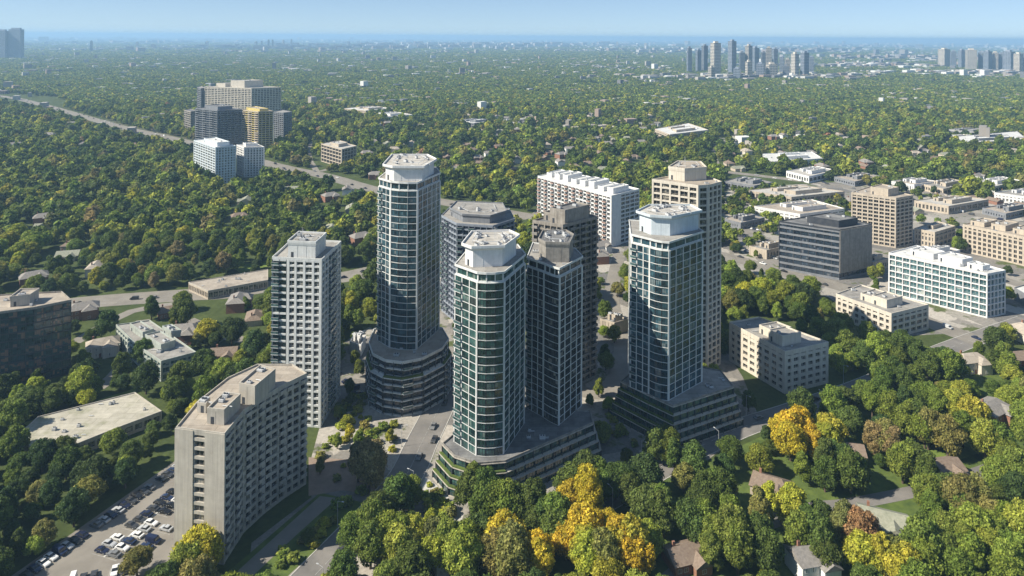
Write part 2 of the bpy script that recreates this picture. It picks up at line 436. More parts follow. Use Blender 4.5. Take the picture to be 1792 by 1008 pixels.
def facade(root, poly, z0, z1, nf, faces, wall, frame, glass, band_h=0.5, band_mat=None, recess=0.3, proud=0.06,
           band_out=0.0, first_solid=0.0, budget=300, rear_joined=True, cname='pier', all_joined=False):
    """storeys of windows between floor bands and piers on every edge of the footprint"""
    band_mat = band_mat or wall
    inn = inset(poly, recess + 0.12)
    mb = MB(); mb.prism(inn, z0, z1 - 0.02); mb.build('inner_wall', M['core'], root)
    fh = (z1 - z0 - first_solid) / nf
    bm = MB(); bm.prism(inset(poly, -band_out), 0, band_h); bme = bm.mesh('floor_band', M[band_mat])
    for f in range(nf + 1):
        zz = z0 + first_solid + f*fh - (band_h if f == nf else 0)
        link('floor_band', bme, root, (0, 0, zz if f else z0 + first_solid))
    joined = MB(); jp = MB(); njoin = 0
    made = 0
    for i, st in enumerate(faces):
        a, b = Vector(poly[i]), Vector(poly[(i+1) % len(poly)])
        d = b - a; Lg = d.length
        if st is None or Lg < 0.8: continue
        d = d / Lg; nrm = Vector((d.y, -d.x)); mid = (a + b) / 2
        front = nrm.dot(-mid) > 0
        ang = math.atan2(d.y, d.x)
        bays = st.get('bays', max(1, round(Lg / 3.2))); pw = st.get('pier', 0.4)
        wt = st.get('win', glass); div = st.get('div', 2); bal = st.get('balcony', ())
        skip = st.get('solid', ())
        bw = Lg / bays
        for k in range(bays + 1):
            if k in st.get('nopier', ()): continue
            if k == bays and not st.get('endpier', True): continue
            big = st.get('corner', pw) if k in (0, bays) else pw
            c = a + d * (bw * k)
            if k == 0: c = c + d * (big * 0.5)
            if k == bays: c = c - d * (big * 0.5)
            dep = recess + 0.1 + proud
            c = c - nrm * (dep/2 - proud - band_out)
            H = z1 - z0 - 0.03
            if front and not all_joined:
                link(cname, box_mesh(cname, big, dep, H, st.get('pier_mat', frame)), root, (c.x, c.y, z0 + 0.01), ang)
            else:
                jp.obox((c.x, c.y), (d.x, d.y), big/2, dep/2, z0 + 0.01, z0 + H)
        for k in range(bays):
            cx = a + d * (bw * (k + 0.5))
            if k in skip:
                me = box_mesh('wall_panel', bw - 0.02, recess + 0.1, z1 - z0 - band_h, wall)
                c = cx - nrm * (recess/2 + 0.02)
                link('wall_panel', me, root, (c.x, c.y, z0 + 0.02), ang)
                continue
            ww = bw - pw - (0.0 if 0 < k < bays-1 else max(0, st.get('corner', pw) - pw) * 0.5)
            ww = max(0.5, ww); wh = fh - band_h
            for f in range(nf):
                zb = z0 + first_solid + f*fh + band_h
                if f == nf - 1: wh2 = wh - band_h
                else: wh2 = wh
                c = cx - nrm * recess
                if front and not all_joined and made < budget:
                    link('window', window_mesh(ww, wh2, st.get('wframe', frame), wt, div, random.randrange(3)), root, (c.x, c.y, zb), ang)
                    made += 1
                else:
                    njoin += 1
                    p, q = c - d*(ww/2), c + d*(ww/2)
                    joined.face([(p.x, p.y, zb), (q.x, q.y, zb), (q.x, q.y, zb+wh2), (p.x, p.y, zb+wh2)], 1)
                    mm = c + nrm * 0.03
                    joined.obox((mm.x, mm.y), (d.x, d.y), 0.05, 0.05, zb, zb+wh2, 0)
                if k in bal and f > 0 and (f + k*7 + i) % 11 != 5:
                    c2 = cx + nrm * (proud + band_out + 0.005)
                    if front and not all_joined:
                        link('balcony', balcony_mesh(bw - pw*0.6, st.get('bd', 1.2), band_mat, st.get('rail', 'rail_glass')), root, (c2.x, c2.y, zb - 0.25), ang)
                    else:
                        c3 = c2 + nrm * 0.55
                        joined.obox((c3.x, c3.y), (d.x, d.y), bw*0.45, 0.55, zb - 0.3, zb - 0.1, 0)
                        c3 = c2 + nrm * 1.05
                        joined.obox((c3.x, c3.y), (d.x, d.y), bw*0.45, 0.04, zb - 0.1, zb + 0.8, 0)
    if joined.f:
        o = joined.build('window', [M[faces[0].get('wframe', frame) if faces[0] else frame], M[glass]], root); o["kind"] = 'stuff'
    if jp.f:
        o = jp.build(cname, M[frame], root); o["kind"] = 'stuff'

def roof_top(root, poly, z, roof='roof_grey', wall='white_frame', par=0.9, over=0.0, th=0.25):
    o = MB(); o.prism(inset(poly, -over + 0.004), z + 0.003, z + 0.1); r = o.build('roof', M[roof], root)
    p = MB(); p.ring(inset(poly, -over - 0.03), inset(poly, -over + th), z - 0.3, z + par); p.build('parapet', M[wall], root)
    return r

def unit(parent, x, y, z, sx, sy, sz, rz=0.0, mat='metal_unit', name='roof_unit'):
    mb = MB(); mb.box(-sx/2, sx/2, -sy/2, sy/2, 0, sz, 0)
    for sx_ in (-0.22, 0.22):
        n = len(mb.v)
        mb.tube((sx*sx_, 0, sz), (sx*sx_, 0, sz + 0.25), min(sx, sy)*0.2, min(sx, sy)*0.2, 8, 1, True)
    mb.box(-sx/2-0.04, sx/2+0.04, -sy/2-0.04, sy/2+0.04, sz*0.1, sz*0.18, 1)
    return mb.build(name, [M[mat], M['dark_metal']], parent, (x, y, z), rz)

def pipe(parent, p, q, r=0.15, name='duct', mat='metal_unit'):
    mb = MB(); mb.tube(p, q, r, r, 6, 0, True); return mb.build(name, M[mat], parent)

def clutter(parent, poly, z, n, seed, smin=0.8, smax=2.4, rz=0.0, mat='metal_unit'):
    rr = random.Random(seed); inn = inset(poly, 1.6)
    xs = [p[0] for p in inn]; ys = [p[1] for p in inn]; got = 0
    for _ in range(200):
        if got >= n: break
        x, y = rr.uniform(min(xs), max(xs)), rr.uniform(min(ys), max(ys))
        if not poly_mask(inn, np.array([x]), np.array([y]))[0]: continue
        s = rr.uniform(smin, smax)
        if got % 3 == 2: pipe(parent, (x, y, z + 0.3), (x + math.cos(rz)*s*1.6, y + math.sin(rz)*s*1.6, z + 0.3), 0.18)
        else: unit(parent, x, y, z, s, s*rr.uniform(0.6, 1.0), rr.uniform(0.6, 1.3), rz, mat)
        got += 1

def penthouse(root, poly, z, h, wall='white_frame', flare=0.0, roof='roof_pale', seed=1, n=5, door=True, band=True):
    """plant room on the roof; sub-parts: rooftop slab, rim, units"""
    mb = MB(); mb.prism(poly, z + 0.02, z + h)
    # shallow panel ribs break up the plain wall
    for i in range(len(poly)):
        a, b = Vector(poly[i]), Vector(poly[(i+1) % len(poly)]); d = b - a; Lg = d.length
        if Lg < 3: continue
        d /= Lg; nn = Vector((d.y, -d.x)); k = max(2, int(Lg / 3))
        for j in range(1, k):
            c = a + d * (Lg*j/k) + nn*0.01
            mb.obox((c.x, c.y), (d.x, d.y), 0.05, 0.05, z + 0.1, z + h - 0.1)
    ph = mb.build('penthouse', M[wall], root)
    top = inset(poly, -flare)
    zt = z + h
    if flare > 0:
        s = MB(); s.prism(inset(poly, -0.1), zt - 0.9, zt, poly2=top); s.prism(top, zt + 0.002, zt + 0.3); s.build('roof_slab', M[wall], ph)
        zt += 0.3
    m2 = MB(); m2.prism(inset(top, 0.25), zt + 0.004, zt + 0.06); m2.build('roof', M[roof], ph)
    r = MB(); r.ring(inset(top, -0.02), inset(top, 0.3), zt - 0.1, zt + 0.75); r.build('parapet', M[wall], ph)
    ax = Vector(poly[1]) - Vector(poly[0]); rz = math.atan2(ax.y, ax.x)
    clutter(ph, top, zt + 0.06, n, seed, 1.0, 2.6, rz)
    rq = random.Random(seed); cc = centre(top)
    for k in range(2 if n > 3 else 0):
        ang = rq.uniform(0, 6.28); px_, py_ = cc[0] + math.cos(ang)*2.2, cc[1] + math.sin(ang)*2.2
        am = MB(); am.tube((px_, py_, zt), (px_, py_, zt + 4.5), 0.07, 0.04, 5)
        for q in (2.8, 3.6, 4.2): am.tube((px_ - 0.5, py_, zt + q), (px_ + 0.5, py_, zt + q), 0.03, 0.03, 4)
        am.build('antenna', M['metal_unit'], ph)
    if n > 3:
        fr = MB()
        for q in range(len(top)):
            u1, v1 = lerp(cc, top[q], 0.62), lerp(cc, top[(q+1) % len(top)], 0.62)
            fr.tube((*u1, zt + 1.1), (*v1, zt + 1.1), 0.12, 0.12, 5); fr.tube((*u1, zt), (*u1, zt + 1.1), 0.1, 0.1, 5)
        fr.build('railing', M['metal_unit'], ph)
    if door:
        a, b = Vector(poly[0]), Vector(poly[1]); d = (b - a).normalized(); nn = Vector((d.y, -d.x)); c = a + d * 1.8 + nn * 0.03
        dm = MB(); dm.obox((c.x, c.y), (d.x, d.y), 0.5, 0.05, z + 0.1, z + 2.3); dm.build('door', M['dark_metal'], ph)
    return ph

def lerp(a, b, t): return (a[0] + (b[0]-a[0])*t, a[1] + (b[1]-a[1])*t)
def quadpt(q, s, t):
    """point in a quad footprint (front-left, front-right, back-right, back-left)"""
    return lerp(lerp(q[0], q[1], s), lerp(q[3], q[2], s), t)
def subquad(q, s0, s1, t0, t1): return ccw([quadpt(q, s0, t0), quadpt(q, s1, t0), quadpt(q, s1, t1), quadpt(q, s0, t1)])
def centre(poly): return (sum(p[0] for p in poly)/len(poly), sum(p[1] for p in poly)/len(poly))
def make(name, poly, label, cat, group=None, margin=4.0):
    """the Empty at the building's base; parts are built in world coordinates and hang from it"""
    poly = ccw(poly); FOOT.append((poly, margin))
    e = empty(name, (0, 0, 0), label, cat, group)
    return e, poly

def P(h, *pts): return [G(x, y, h) for x, y in pts]

# --- the long grey slab in front, left
A, pa = make('apartment_slab', P(39, (308,751), (393,762), (428,720), (462,696), (500,674), (537,656), (512,640), (450,640), (398,664), (345,706)),
    'weathered beige concrete apartment slab with a curved balcony side beside the car park', 'apartment block', margin=2.5)
i0 = min(range(len(pa)), key=lambda i: (pa[i][0] + 103.5)**2 + (pa[i][1] - 210)**2); pa = pa[i0:] + pa[:i0]
def A_face(n): return dict(bays=n, pier=0.75, corner=0.8, div=2, balcony=tuple(range(0, n, 2)), rail='greige', bd=0.8, wframe='stone_dark')
fa = [None] + [A_face(4), A_face(3), A_face(3), A_face(3)] + [dict(bays=2, pier=0.8)]*5
# narrow end wall: blank concrete with a single column of loggia windows
a0, a1 = Vector(pa[0]), Vector(pa[1]); dd = (a1 - a0); LA = dd.length; dd /= LA; nA = Vector((dd.y, -dd.x))
facade(A, pa, 0, 39, 14, fa, 'greige', 'greige', 'glass_dark', band_h=0.95, recess=0.55, proud=0.05)
for s0, s1 in ((-0.3, LA*0.36), (LA*0.60, LA + 0.15)):
    c = a0 + dd*((s0+s1)/2) - nA*0.15
    mb = MB(); mb.obox((c.x, c.y), (dd.x, dd.y), (s1-s0)/2, 0.35, 0, 39.3)
    for k in range(1, 14):
        zz = k*39/14; c2 = a0 + dd*((s0+s1)/2) + nA*0.205
        mb.obox((c2.x, c2.y), (dd.x, dd.y), (s1-s0)/2, 0.012, zz-0.03, zz+0.03)
    mb.build('end_wall', M['greige'], A)
for f in range(14):
    fh = 38.95/14; zb = f*fh + 0.85; c = a0 + dd*(LA*0.48) - nA*0.45
    link('window', window_mesh(LA*0.16, 1.7, 'greige', 'glass_dark', 2, f % 3), A, (c.x, c.y, zb), math.atan2(dd.y, dd.x))
    c = a0 + dd*(LA*0.48) - nA*0.42
    link('wall_panel', box_mesh('wall_panel', LA*0.235, 0.12, 0.95, 'greige'), A, (c.x, c.y, zb - 0.96), math.atan2(dd.y, dd.x))
    c = a0 + dd*(LA*0.375) - nA*0.42
    link('wall_panel', box_mesh('wall_panel', 0.35, 0.14, 1.75, 'greige'), A, (c.x, c.y, zb), math.atan2(dd.y, dd.x))
roof_top(A, pa, 39, 'roof_tan', 'greige', 0.7)
q = P(39, (362,756), (392,760), (450,702), (420,700))
for poly, h, sd in ((P(39, (362,742), (392,745), (421,716), (392,712)), 4.2, 3), (P(39, (418,706), (446,712), (482,680), (455,672)), 6.0, 4),
                    (P(39, (345,722), (360,724), (368,712), (354,711)), 2.4, 5)):
    penthouse(A, ccw(poly), 39.1, h, 'greige', 0.0, 'roof_tan', sd, 3)
clutter(A, pa, 39.1, 6, 9)

# --- narrow white grid tower beside the slab
T1, p1 = make('apartment_tower', P(68, (476,453), (563,457), (597,425), (512,420)),
    'slim tower with green glass corner and small square white window grid', 'apartment tower', 'glass and white apartment towers', 2.5)
fl = Vector(p1[1]) - Vector(p1[0])
m1 = lerp(p1[0], p1[1], 0.30)
p1b = [p1[0], m1, p1[1], p1[2], p1[3]]
facade(T1, p1b, 0, 68, 24, [dict(bays=2, pier=0.12, corner=0.25, div=3, win='glass_green', balcony=(0,), bd=0.7, pier_mat='dark_metal', wframe='dark_metal'),
    dict(bays=4, pier=0.95, corner=1.1, div=2), dict(bays=6, pier=0.75, corner=1.1, div=2, balcony=(2, 3), bd=1.0), dict(bays=5, pier=0.9), dict(bays=6, pier=0.7)],
    'white_frame', 'white_frame', 'glass_dark', band_h=0.75, recess=0.4)
roof_top(T1, p1, 68, 'roof_grey', 'white_frame', 0.9)
penthouse(T1, subquad(p1, 0.28, 0.83, 0.1, 0.62), 68.1, 6.0, 'white_frame', 0.25, 'roof_grey', 12, 6)
clutter(T1, p1, 68.1, 4, 13)

# --- tallest tower with the rounded podium
def tower_poly(pl, h): return ccw(P(h, *pl))
T2, pp2 = make('apartment_tower', P(22, (643,602), (650,622), (672,633), (704,637), (740,630), (776,612), (788,595), (776,575), (700,560), (652,578)),
    'tallest glass tower rising from a rounded banded podium behind the plaza', 'apartment tower', 'glass and white apartment towers', 2.5)
pp2t = inset(pp2, 1.3)
for pz, z0_, z1_, n_ in ((pp2, 0, 15.6, 5), (pp2t, 15.65, 22, 2)):
  facade(T2, pz, z0_, z1_, n_, [dict(pier=0.2, div=3, pier_mat='dark_metal', wframe='dark_metal', balcony=(0,) if i % 2 else (), bd=0.8, bays=max(2, round((Vector(pp2[i]) - Vector(pp2[(i+1) % len(pp2)])).length/3.6)), win='glass_blue') for i in range(len(pp2))],
    'dark_metal', 'dark_metal', 'glass_blue', band_h=0.42, band_mat='white_frame', recess=0.3, band_out=0.75, all_joined=False, budget=60)
roof_top(T2, pp2t, 22, 'roof_tan', 'white_frame', 0.8, over=0.75)
g = MB(); o_, i_ = inset(pp2, -0.6), inset(pp2, 0.5)
for q in range(len(pp2)):
    if q % 3 != 1: qq = (q + 1) % len(pp2); g.prism([o_[q], o_[qq], i_[qq], i_[q]], 15.62, 16.3)
g.build('planter_hedge', M['grass'], T2)
clutter(T2, P(22, (655,612), (700,630), (760,622), (745,608), (690,606)), 22.15, 6, 79)
a_, b_, c_, d_ = G(662,314,95), G(683,320,95), G(731,322,95), G(771,305,95)
bk1 = (c_[0] + (d_[0]-c_[0])*0.55, d_[1] + 14); bk0 = (a_[0] + 1.5, a_[1] + 24)
tp2 = ccw([a_, b_] + bow(b_, c_, 1.2, 3) + [c_, d_, bk1, bk0])
j = min(range(len(tp2)), key=lambda i: (tp2[i][0]-a_[0])**2 + (tp2[i][1]-a_[1])**2); tp2 = tp2[j:] + tp2[:j]
wf = dict(pier=0.26, div=2, win='glass_teal', wframe='dark_metal')
facade(T2, tp2, 22.1, 92, 24, [dict(wf, bays=3, corner=0.5, balcony=(0,), bd=0.6), dict(wf, bays=1, corner=0.5, div=4, balcony=(), endpier=False, nopier=()), dict(wf, bays=1, pier=0.06, div=4, nopier=(0,)), dict(wf, bays=1, pier=0.06, corner=0.5, div=4, nopier=(0,)),
    dict(wf, bays=5, pier=0.4, corner=0.9), dict(wf, bays=4), dict(wf, bays=4), dict(wf, bays=5)],
    'white_frame', 'white_frame', 'glass_teal', band_h=0.26, recess=0.12, budget=230)
st2 = inset(tp2, 0.5)
facade(T2, st2, 92.05, 95.4, 1, [dict(wf, bays=3, pier=0.4) if i not in (1, 2, 3) else dict(wf, bays=1, pier=0.2, div=3) for i in range(len(st2))], 'white_frame', 'white_frame', 'glass_teal', band_h=0.4, recess=0.3, all_joined=True)
roof_top(T2, st2, 95.4, 'roof_grey', 'white_frame', 0.5, over=0.5)
q2 = [tp2[0], c_, d_, bk0]
penthouse(T2, inset(ccw([G(676,314,95.4), G(690,317,95.4), G(738,317,95.4), G(758,304,95.4), G(744,296,95.4), G(690,296,95.4)]), -0.3), 95.5, 6.0, 'white_wall', 1.3, 'roof_pale', 21, 13)

# --- podium shared by the two centre towers
PD, ppd = make('podium_building', P(12, (774,778), (795,800), (835,813), (884,809), (1038,742), (1034,722), (930,712), (805,752)),
    'dark glass podium with planted terraces under the two centre towers', 'podium', margin=1.0)
for k in range(4):
    pk = inset(ppd, 0.95*(k - 3)); z = 3.0*k
    facade(PD, pk, z, z + 3.0, 1, [dict(pier=0.15, div=3, bays=max(1, round((Vector(pk[i]) - Vector(pk[(i+1) % len(pk)])).length/4.2))) for i in range(len(pk))],
        'dark_metal', 'dark_metal', 'glass_green', band_h=0.26, band_mat='greige', recess=0.2, band_out=0.2, budget=60)
    g = MB(); o_, i_ = inset(pk, 0.02), inset(pk, 0.95)
    if k < 3:
        for i in (0, 1, 2):
            jx = (i + 1) % len(pk); g.prism([o_[i], o_[jx], i_[jx], i_[i]], z + 3.01, z + 3.55)
        g.build('planter_hedge', M['grass'], PD)
roof_top(PD, inset(ppd, 0.05), 12.0, 'roof_dark', 'stone_dark', 0.7)
clutter(PD, subquad(P(12, (905,800), (975,770), (975,745), (915,745)), 0, 1, 0, 1), 12.15, 5, 77)

# --- centre front tower with a bowed glass face
def glass_tower(name_label, pl, h0, h, nf, bowed, back, left_bays, right_bays, glass, ph_poly, ph_h, seed, margin=2.5, frame='white_frame', ph_wall='white_wall', balc=True, roofm='roof_pale'):
    a_, b_, c_, d_ = [G(x, y, h) for x, y in pl]
    bks = back(a_, b_, c_, d_)
    poly = ccw([a_, b_] + bow(b_, c_, bowed, 3) + [c_, d_] + bks)
    j = min(range(len(poly)), key=lambda i: (poly[i][0]-a_[0])**2 + (poly[i][1]-a_[1])**2); poly = poly[j:] + poly[:j]
    T, _ = make('apartment_tower', poly, name_label, 'apartment tower', 'glass and white apartment towers', margin)
    wf = dict(pier=0.26, div=2, win=glass, wframe='dark_metal')
    fc = [dict(wf, bays=left_bays, pier=0.36, corner=0.42, balcony=(0,) if balc else (), bd=0.6), dict(wf, bays=1, div=3, nopier=(1,)), dict(wf, bays=1, div=3, nopier=(0, 1)),
          dict(wf, bays=1, div=3, nopier=(0,)), dict(wf, bays=right_bays, pier=0.42, corner=0.95)] + [dict(wf, bays=4)] * len(poly)
    hb = (h - h0 - 3.3)
    facade(T, poly, h0, h0 + hb, nf, fc[:len(poly)], frame, frame, glass, band_h=0.22, recess=0.12, budget=290)
    st = inset(poly, 0.6)
    facade(T, st, h0 + hb + 0.05, h, 1, [dict(wf, bays=2, pier=0.4) if i not in (1, 2, 3) else dict(wf, bays=1, pier=0.2, div=3) for i in range(len(st))],
           frame, frame, glass, band_h=0.4, recess=0.3, all_joined=True)
    roof_top(T, st, h, 'roof_grey', frame, 0.5, over=0.7)
    if ph_poly: penthouse(T, inset(ccw([G(x, y, h) for x, y in ph_poly]), -0.2), h + 0.1, ph_h, ph_wall, 1.3, roofm, seed, 14)
    return T, poly
glass_tower('centre glass tower with green bowed front and flared white rooftop, nearest the corner', [(796,464), (835,478), (883,477), (920,446)],
    12.0, 76.5, 21, 1.0, lambda a, b, c, d: [(d[0] - 3, d[1] + 12), (a[0] + 4, a[1] + 20)], 3, 4, 'glass_green',
    [(815,463), (828,468), (878,466), (902,447), (888,440), (830,442)], 7.0, 31)
T5, p5 = glass_tower('darker glass tower with a grey rooftop block, second tower on the shared podium', [(922,452), (952,462), (979,471), (1020,450)],
    12.0, 71.7, 20, 0.4, lambda a, b, c, d: [(d[0] - 2, d[1] + 10), (a[0] + 3, a[1] + 20)], 3, 4, 'glass_dark',
    None, 6.5, 41, balc=True, frame='white_frame')
penthouse(T5, ccw(P(71.7, (943,452), (955,459), (996,460), (1003,444), (990,436), (950,437))), 71.8, 7.0, 'stone_dark', 0.3, 'roof_dark', 42, 9)
clutter(T5, p5, 71.8, 5, 44)

# --- right glass tower with stepped podium
T6, pp6 = make('podium_building', P(15, (1086,668), (1137,693), (1178,712), (1284,678), (1262,650), (1200,638), (1110,650)),
    'stepped dark glass podium with planted ledges under the right glass tower', 'podium', margin=1.0)
for k in range(5):
    pk = inset(pp6, 0.8*(k - 4)); z = 3.0*k
    facade(T6, pk, z, z + 3.0, 1, [dict(pier=0.15, div=3, bays=max(1, round((Vector(pk[i]) - Vector(pk[(i+1) % len(pk)])).length/3.6))) for i in range(len(pk))],
        'dark_metal', 'dark_metal', 'glass_green', band_h=0.26, band_mat='greige', recess=0.2, band_out=0.2, budget=58)
    if k < 4:
        g = MB(); o_, i_ = inset(pk, 0.02), inset(pk, 0.95)
        for i in (0, 1): g.prism([o_[i], o_[i+1], i_[i+1], i_[i]], z + 3.01, z + 3.6)
        g.build('planter_hedge', M['grass'], T6)
roof_top(T6, inset(pp6, 0.05), 15.0, 'roof_grey', 'stone_dark', 0.6)
clutter(T6, P(15, (1232,690), (1280,672), (1262,655), (1225,668)), 15.15, 4, 78)
glass_tower('blue green glass tower with thin white frames in front of the cream tower', [(1104,411), (1137,419), (1171,425), (1231,406)],
    15.1, 78.2, 20, 0.9, lambda a, b, c, d: [(d[0] - 2, d[1] + 11), (a[0] + 3, a[1] + 22)], 3, 5, 'glass_teal',
    [(1120,404), (1140,411), (1172,413), (1221,402), (1205,393), (1140,393)], 7.5, 51, ph_wall='pale_blue')

# --- brown ragged tower behind
def grid_block(name, label, pts, h, nf, bays, wall='beige', glass='glass_dark', band=0.95, pier=0.8, recess=0.45, roof='roof_tan', phs=(), budget=300, joined=False,
               balc=(), cat='apartment block', margin=3.0, group=None, par=0.8, corner=None, clut=4, rail='stone_dark', proud=0.05, frame=None, band_out=0.0, band_mat=None):
    T, pl = make(name, P(h, *pts), label, cat, group, margin)
    a = G(pts[0][0], pts[0][1], h); j = min(range(len(pl)), key=lambda i: (pl[i][0]-a[0])**2 + (pl[i][1]-a[1])**2); pl = pl[j:] + pl[:j]
    fc = []
    for i in range(len(pl)):
        n = bays[i] if i < len(bays) else bays[i % len(bays)]
        fc.append(dict(bays=n, pier=pier, corner=corner or pier, div=2, balcony=tuple(k for k in range(n) if (k + i) % 2 == 0) if i in balc else (), rail=rail, bd=1.1))
    facade(T, pl, 0, h, nf, fc, wall, frame or wall, glass, band_h=band, recess=recess, budget=budget, all_joined=joined, proud=proud, band_out=band_out, band_mat=band_mat)
    roof_top(T, pl, h, roof, wall, par, over=band_out)
    for k, (s0, s1, t0, t1, hh, wl) in enumerate(phs):
        penthouse(T, subquad(pl[:4] if len(pl) == 4 else [pl[0], pl[1], pl[2], pl[-1]], s0, s1, t0, t1), h + 0.1, hh, wl or wall, 0.0, roof, 60 + k + int(h), 2)
    if clut: clutter(T, pl, h + 0.1, clut, int(h*7) + len(label))
    return T, pl
grid_block('apartment_tower', 'brown concrete tower with stepped roof and stacked balconies behind the dark twin tower', [(932,388), (985,396), (1045,381), (1000,368)],
    75, 25, (5, 6, 5, 5), 'brown', 'glass_dark', 0.7, 0.5, 0.5, 'roof_dark', ((0.45, 0.95, 0.1, 0.8, 6.0, None), (0.1, 0.4, 0.2, 0.7, 3.0, None)), 275, balc=(0, 1), cat='apartment tower')
# --- cream tower
CT, pc = grid_block('apartment_tower', 'tall cream concrete tower with large square windows behind the right glass tower', [(1141,316), (1222,327), (1240,326), (1263,320), (1216,302)],
    89, 28, (5, 1, 3, 5, 5), 'cream', 'glass_dark', 0.75, 0.95, 0.5, 'roof_tan', (), 290, cat='apartment tower', clut=3)
penthouse(CT, ccw(P(89, (1170,314), (1198,318), (1236,315), (1226,304), (1186,303))), 89.1, 5.5, 'cream', 0.2, 'roof_tan', 71, 4)
# --- wide blue-grey midrise behind the tallest tower
BW, pb = make('apartment_block', P(55, (774,378), (800,392), (862,396), (899,384), (890,366), (790,362)), 'blue grey curved midrise with wide roof behind the tallest tower', 'apartment block', margin=4)
facade(BW, pb, 0, 55, 17, [dict(pier=0.3, div=3, bays=max(2, round((Vector(pb[i]) - Vector(pb[(i+1) % len(pb)])).length/3.4)), balcony=(0, 2), bd=1.0) for i in range(len(pb))],
    'blue_grey', 'blue_grey', 'glass_blue', band_h=0.8, recess=0.5, band_out=0.5, budget=290)
roof_top(BW, pb, 55, 'roof_grey', 'blue_grey', 0.6, over=0.5)
penthouse(BW, inset(pb, 4.5), 55.1, 3.8, 'grey_wall', 0.6, 'roof_grey', 81, 6)
# --- white slab
WS, pw_ = grid_block('apartment_slab', 'long white apartment slab with reddish balconies and many white rooftop boxes', [(941,309), (1069,344), (1119,332), (985,299)],
    38.7, 12, (20, 6, 20, 6), 'white_wall', 'glass_dark', 0.9, 0.7, 0.6, 'roof_white', (), 300, cat='apartment block', clut=0, balc=(0,), rail='brick_red', joined=False)
for k in range(8):
    s = 0.06 + k*0.118
    penthouse(WS, subquad(pw_, s, s + 0.07, 0.2, 0.75), 38.8, 2.8 + (k % 3)*0.9, 'white_wall', 0.0, 'roof_white', 90 + k, 1, door=False)
d = (Vector(pw_[2]) - Vector(pw_[1])).normalized(); nn = Vector((d.y, -d.x)); c = Vector(pw_[1]) + d*6 + nn*0.3
mb = MB(); mb.obox((c.x, c.y), (d.x, d.y), 6, 0.3, 0, 39.6); mb.build('end_wall', M['white_wall'], WS)
# --- right hand midrises
grid_block('apartment_block', 'low cream office block nearest the right glass tower, flat grey roof', [(1276,566), (1374,618), (1450,601), (1328,557)],
    18.5, 6, (8, 6, 8, 6), 'cream', 'glass_dark', 1.3, 1.5, 0.45, 'roof_grey', ((0.40, 0.62, 0.25, 0.75, 3.2, None), (0.62, 0.85, 0.15, 0.6, 4.2, None)), clut=6, cat='office block')
grid_block('apartment_block', 'small four storey cream block among trees in front of the aqua glass block', [(1463,516), (1560,551), (1625,535), (1507,500)],
    13, 4, (9, 6, 9, 5), 'cream', 'glass_dark', 1.2, 1.3, 0.45, 'roof_grey', ((0.35, 0.55, 0.2, 0.7, 3.0, None), (0.55, 0.8, 0.2, 0.65, 4.0, None)), clut=6, cat='office block')
OD, po = grid_block('office_block', 'dark grey office block with ribbon windows and blank brown side wall', [(1363,388), (1469,404), (1526,394), (1442,376)],
    32.7, 8, (8, 7, 8, 7), 'dark_metal', 'glass_blue', 1.3, 0.35, 0.4, 'roof_dark', ((0.3, 0.85, 0.25, 0.8, 4.0, None),), clut=5, cat='office block', proud=-0.1, band_mat='grey_wall', budget=80)
d = (Vector(po[2]) - Vector(po[1])).normalized(); nn = Vector((d.y, -d.x)); Ls = (Vector(po[2]) - Vector(po[1])).length; c = Vector(po[1]) + d*(Ls*0.5) + nn*0.12
mb = MB(); mb.obox((c.x, c.y), (d.x, d.y), Ls*0.49, 0.25, 4.5, 32.9); mb.build('side_wall', M['brown'], OD)
grid_block('apartment_tower', 'beige concrete apartment tower with grid balconies behind the dark office block', [(1490,338), (1568,348), (1598,343), (1524,327)],
    37.8, 13, (8, 4, 8, 4), 'beige', 'glass_dark', 1.0, 0.9, 0.6, 'roof_tan', ((0.35, 0.75, 0.2, 0.8, 5.0, None),), clut=2, joined=True)
grid_block('apartment_block', 'long white framed block with aqua glass and gleaming white roof', [(1555,444), (1728,481), (1760,475), (1604,431)],
    25, 7, (13, 5, 13, 5), 'white_wall', 'glass_aqua', 0.6, 0.45, 0.6, 'roof_white', ((0.15, 0.4, 0.3, 0.8, 2.6, None), (0.45, 0.7, 0.3, 0.8, 3.4, None), (0.75, 0.9, 0.3, 0.7, 2.4, None)), clut=6, balc=(), margin=3)
grid_block('apartment_block', 'long peach beige midrise with many roof boxes at the far end of the street', [(1685,394), (1810,420), (1850,405), (1722,386)],
    20, 6, (14, 5, 14, 5), 'beige', 'glass_dark', 1.1, 1.3, 0.5, 'roof_tan', ((0.05, 0.25, 0.2, 0.8, 2.6, None), (0.35, 0.55, 0.2, 0.8, 3.4, None), (0.65, 0.9, 0.2, 0.8, 2.8, None)), clut=5, joined=True)
grid_block('shop_building', 'low flat beige building between the beige tower and the long midrise', [(1600,401), (1636,408), (1672,397), (1640,388)],
    12, 3, (6, 5, 6, 5), 'beige', 'glass_blue', 1.4, 1.2, 0.4, 'roof_pale', ((0.3, 0.6, 0.3, 0.7, 2.0, None),), joined=True, clut=4, cat='shop building')
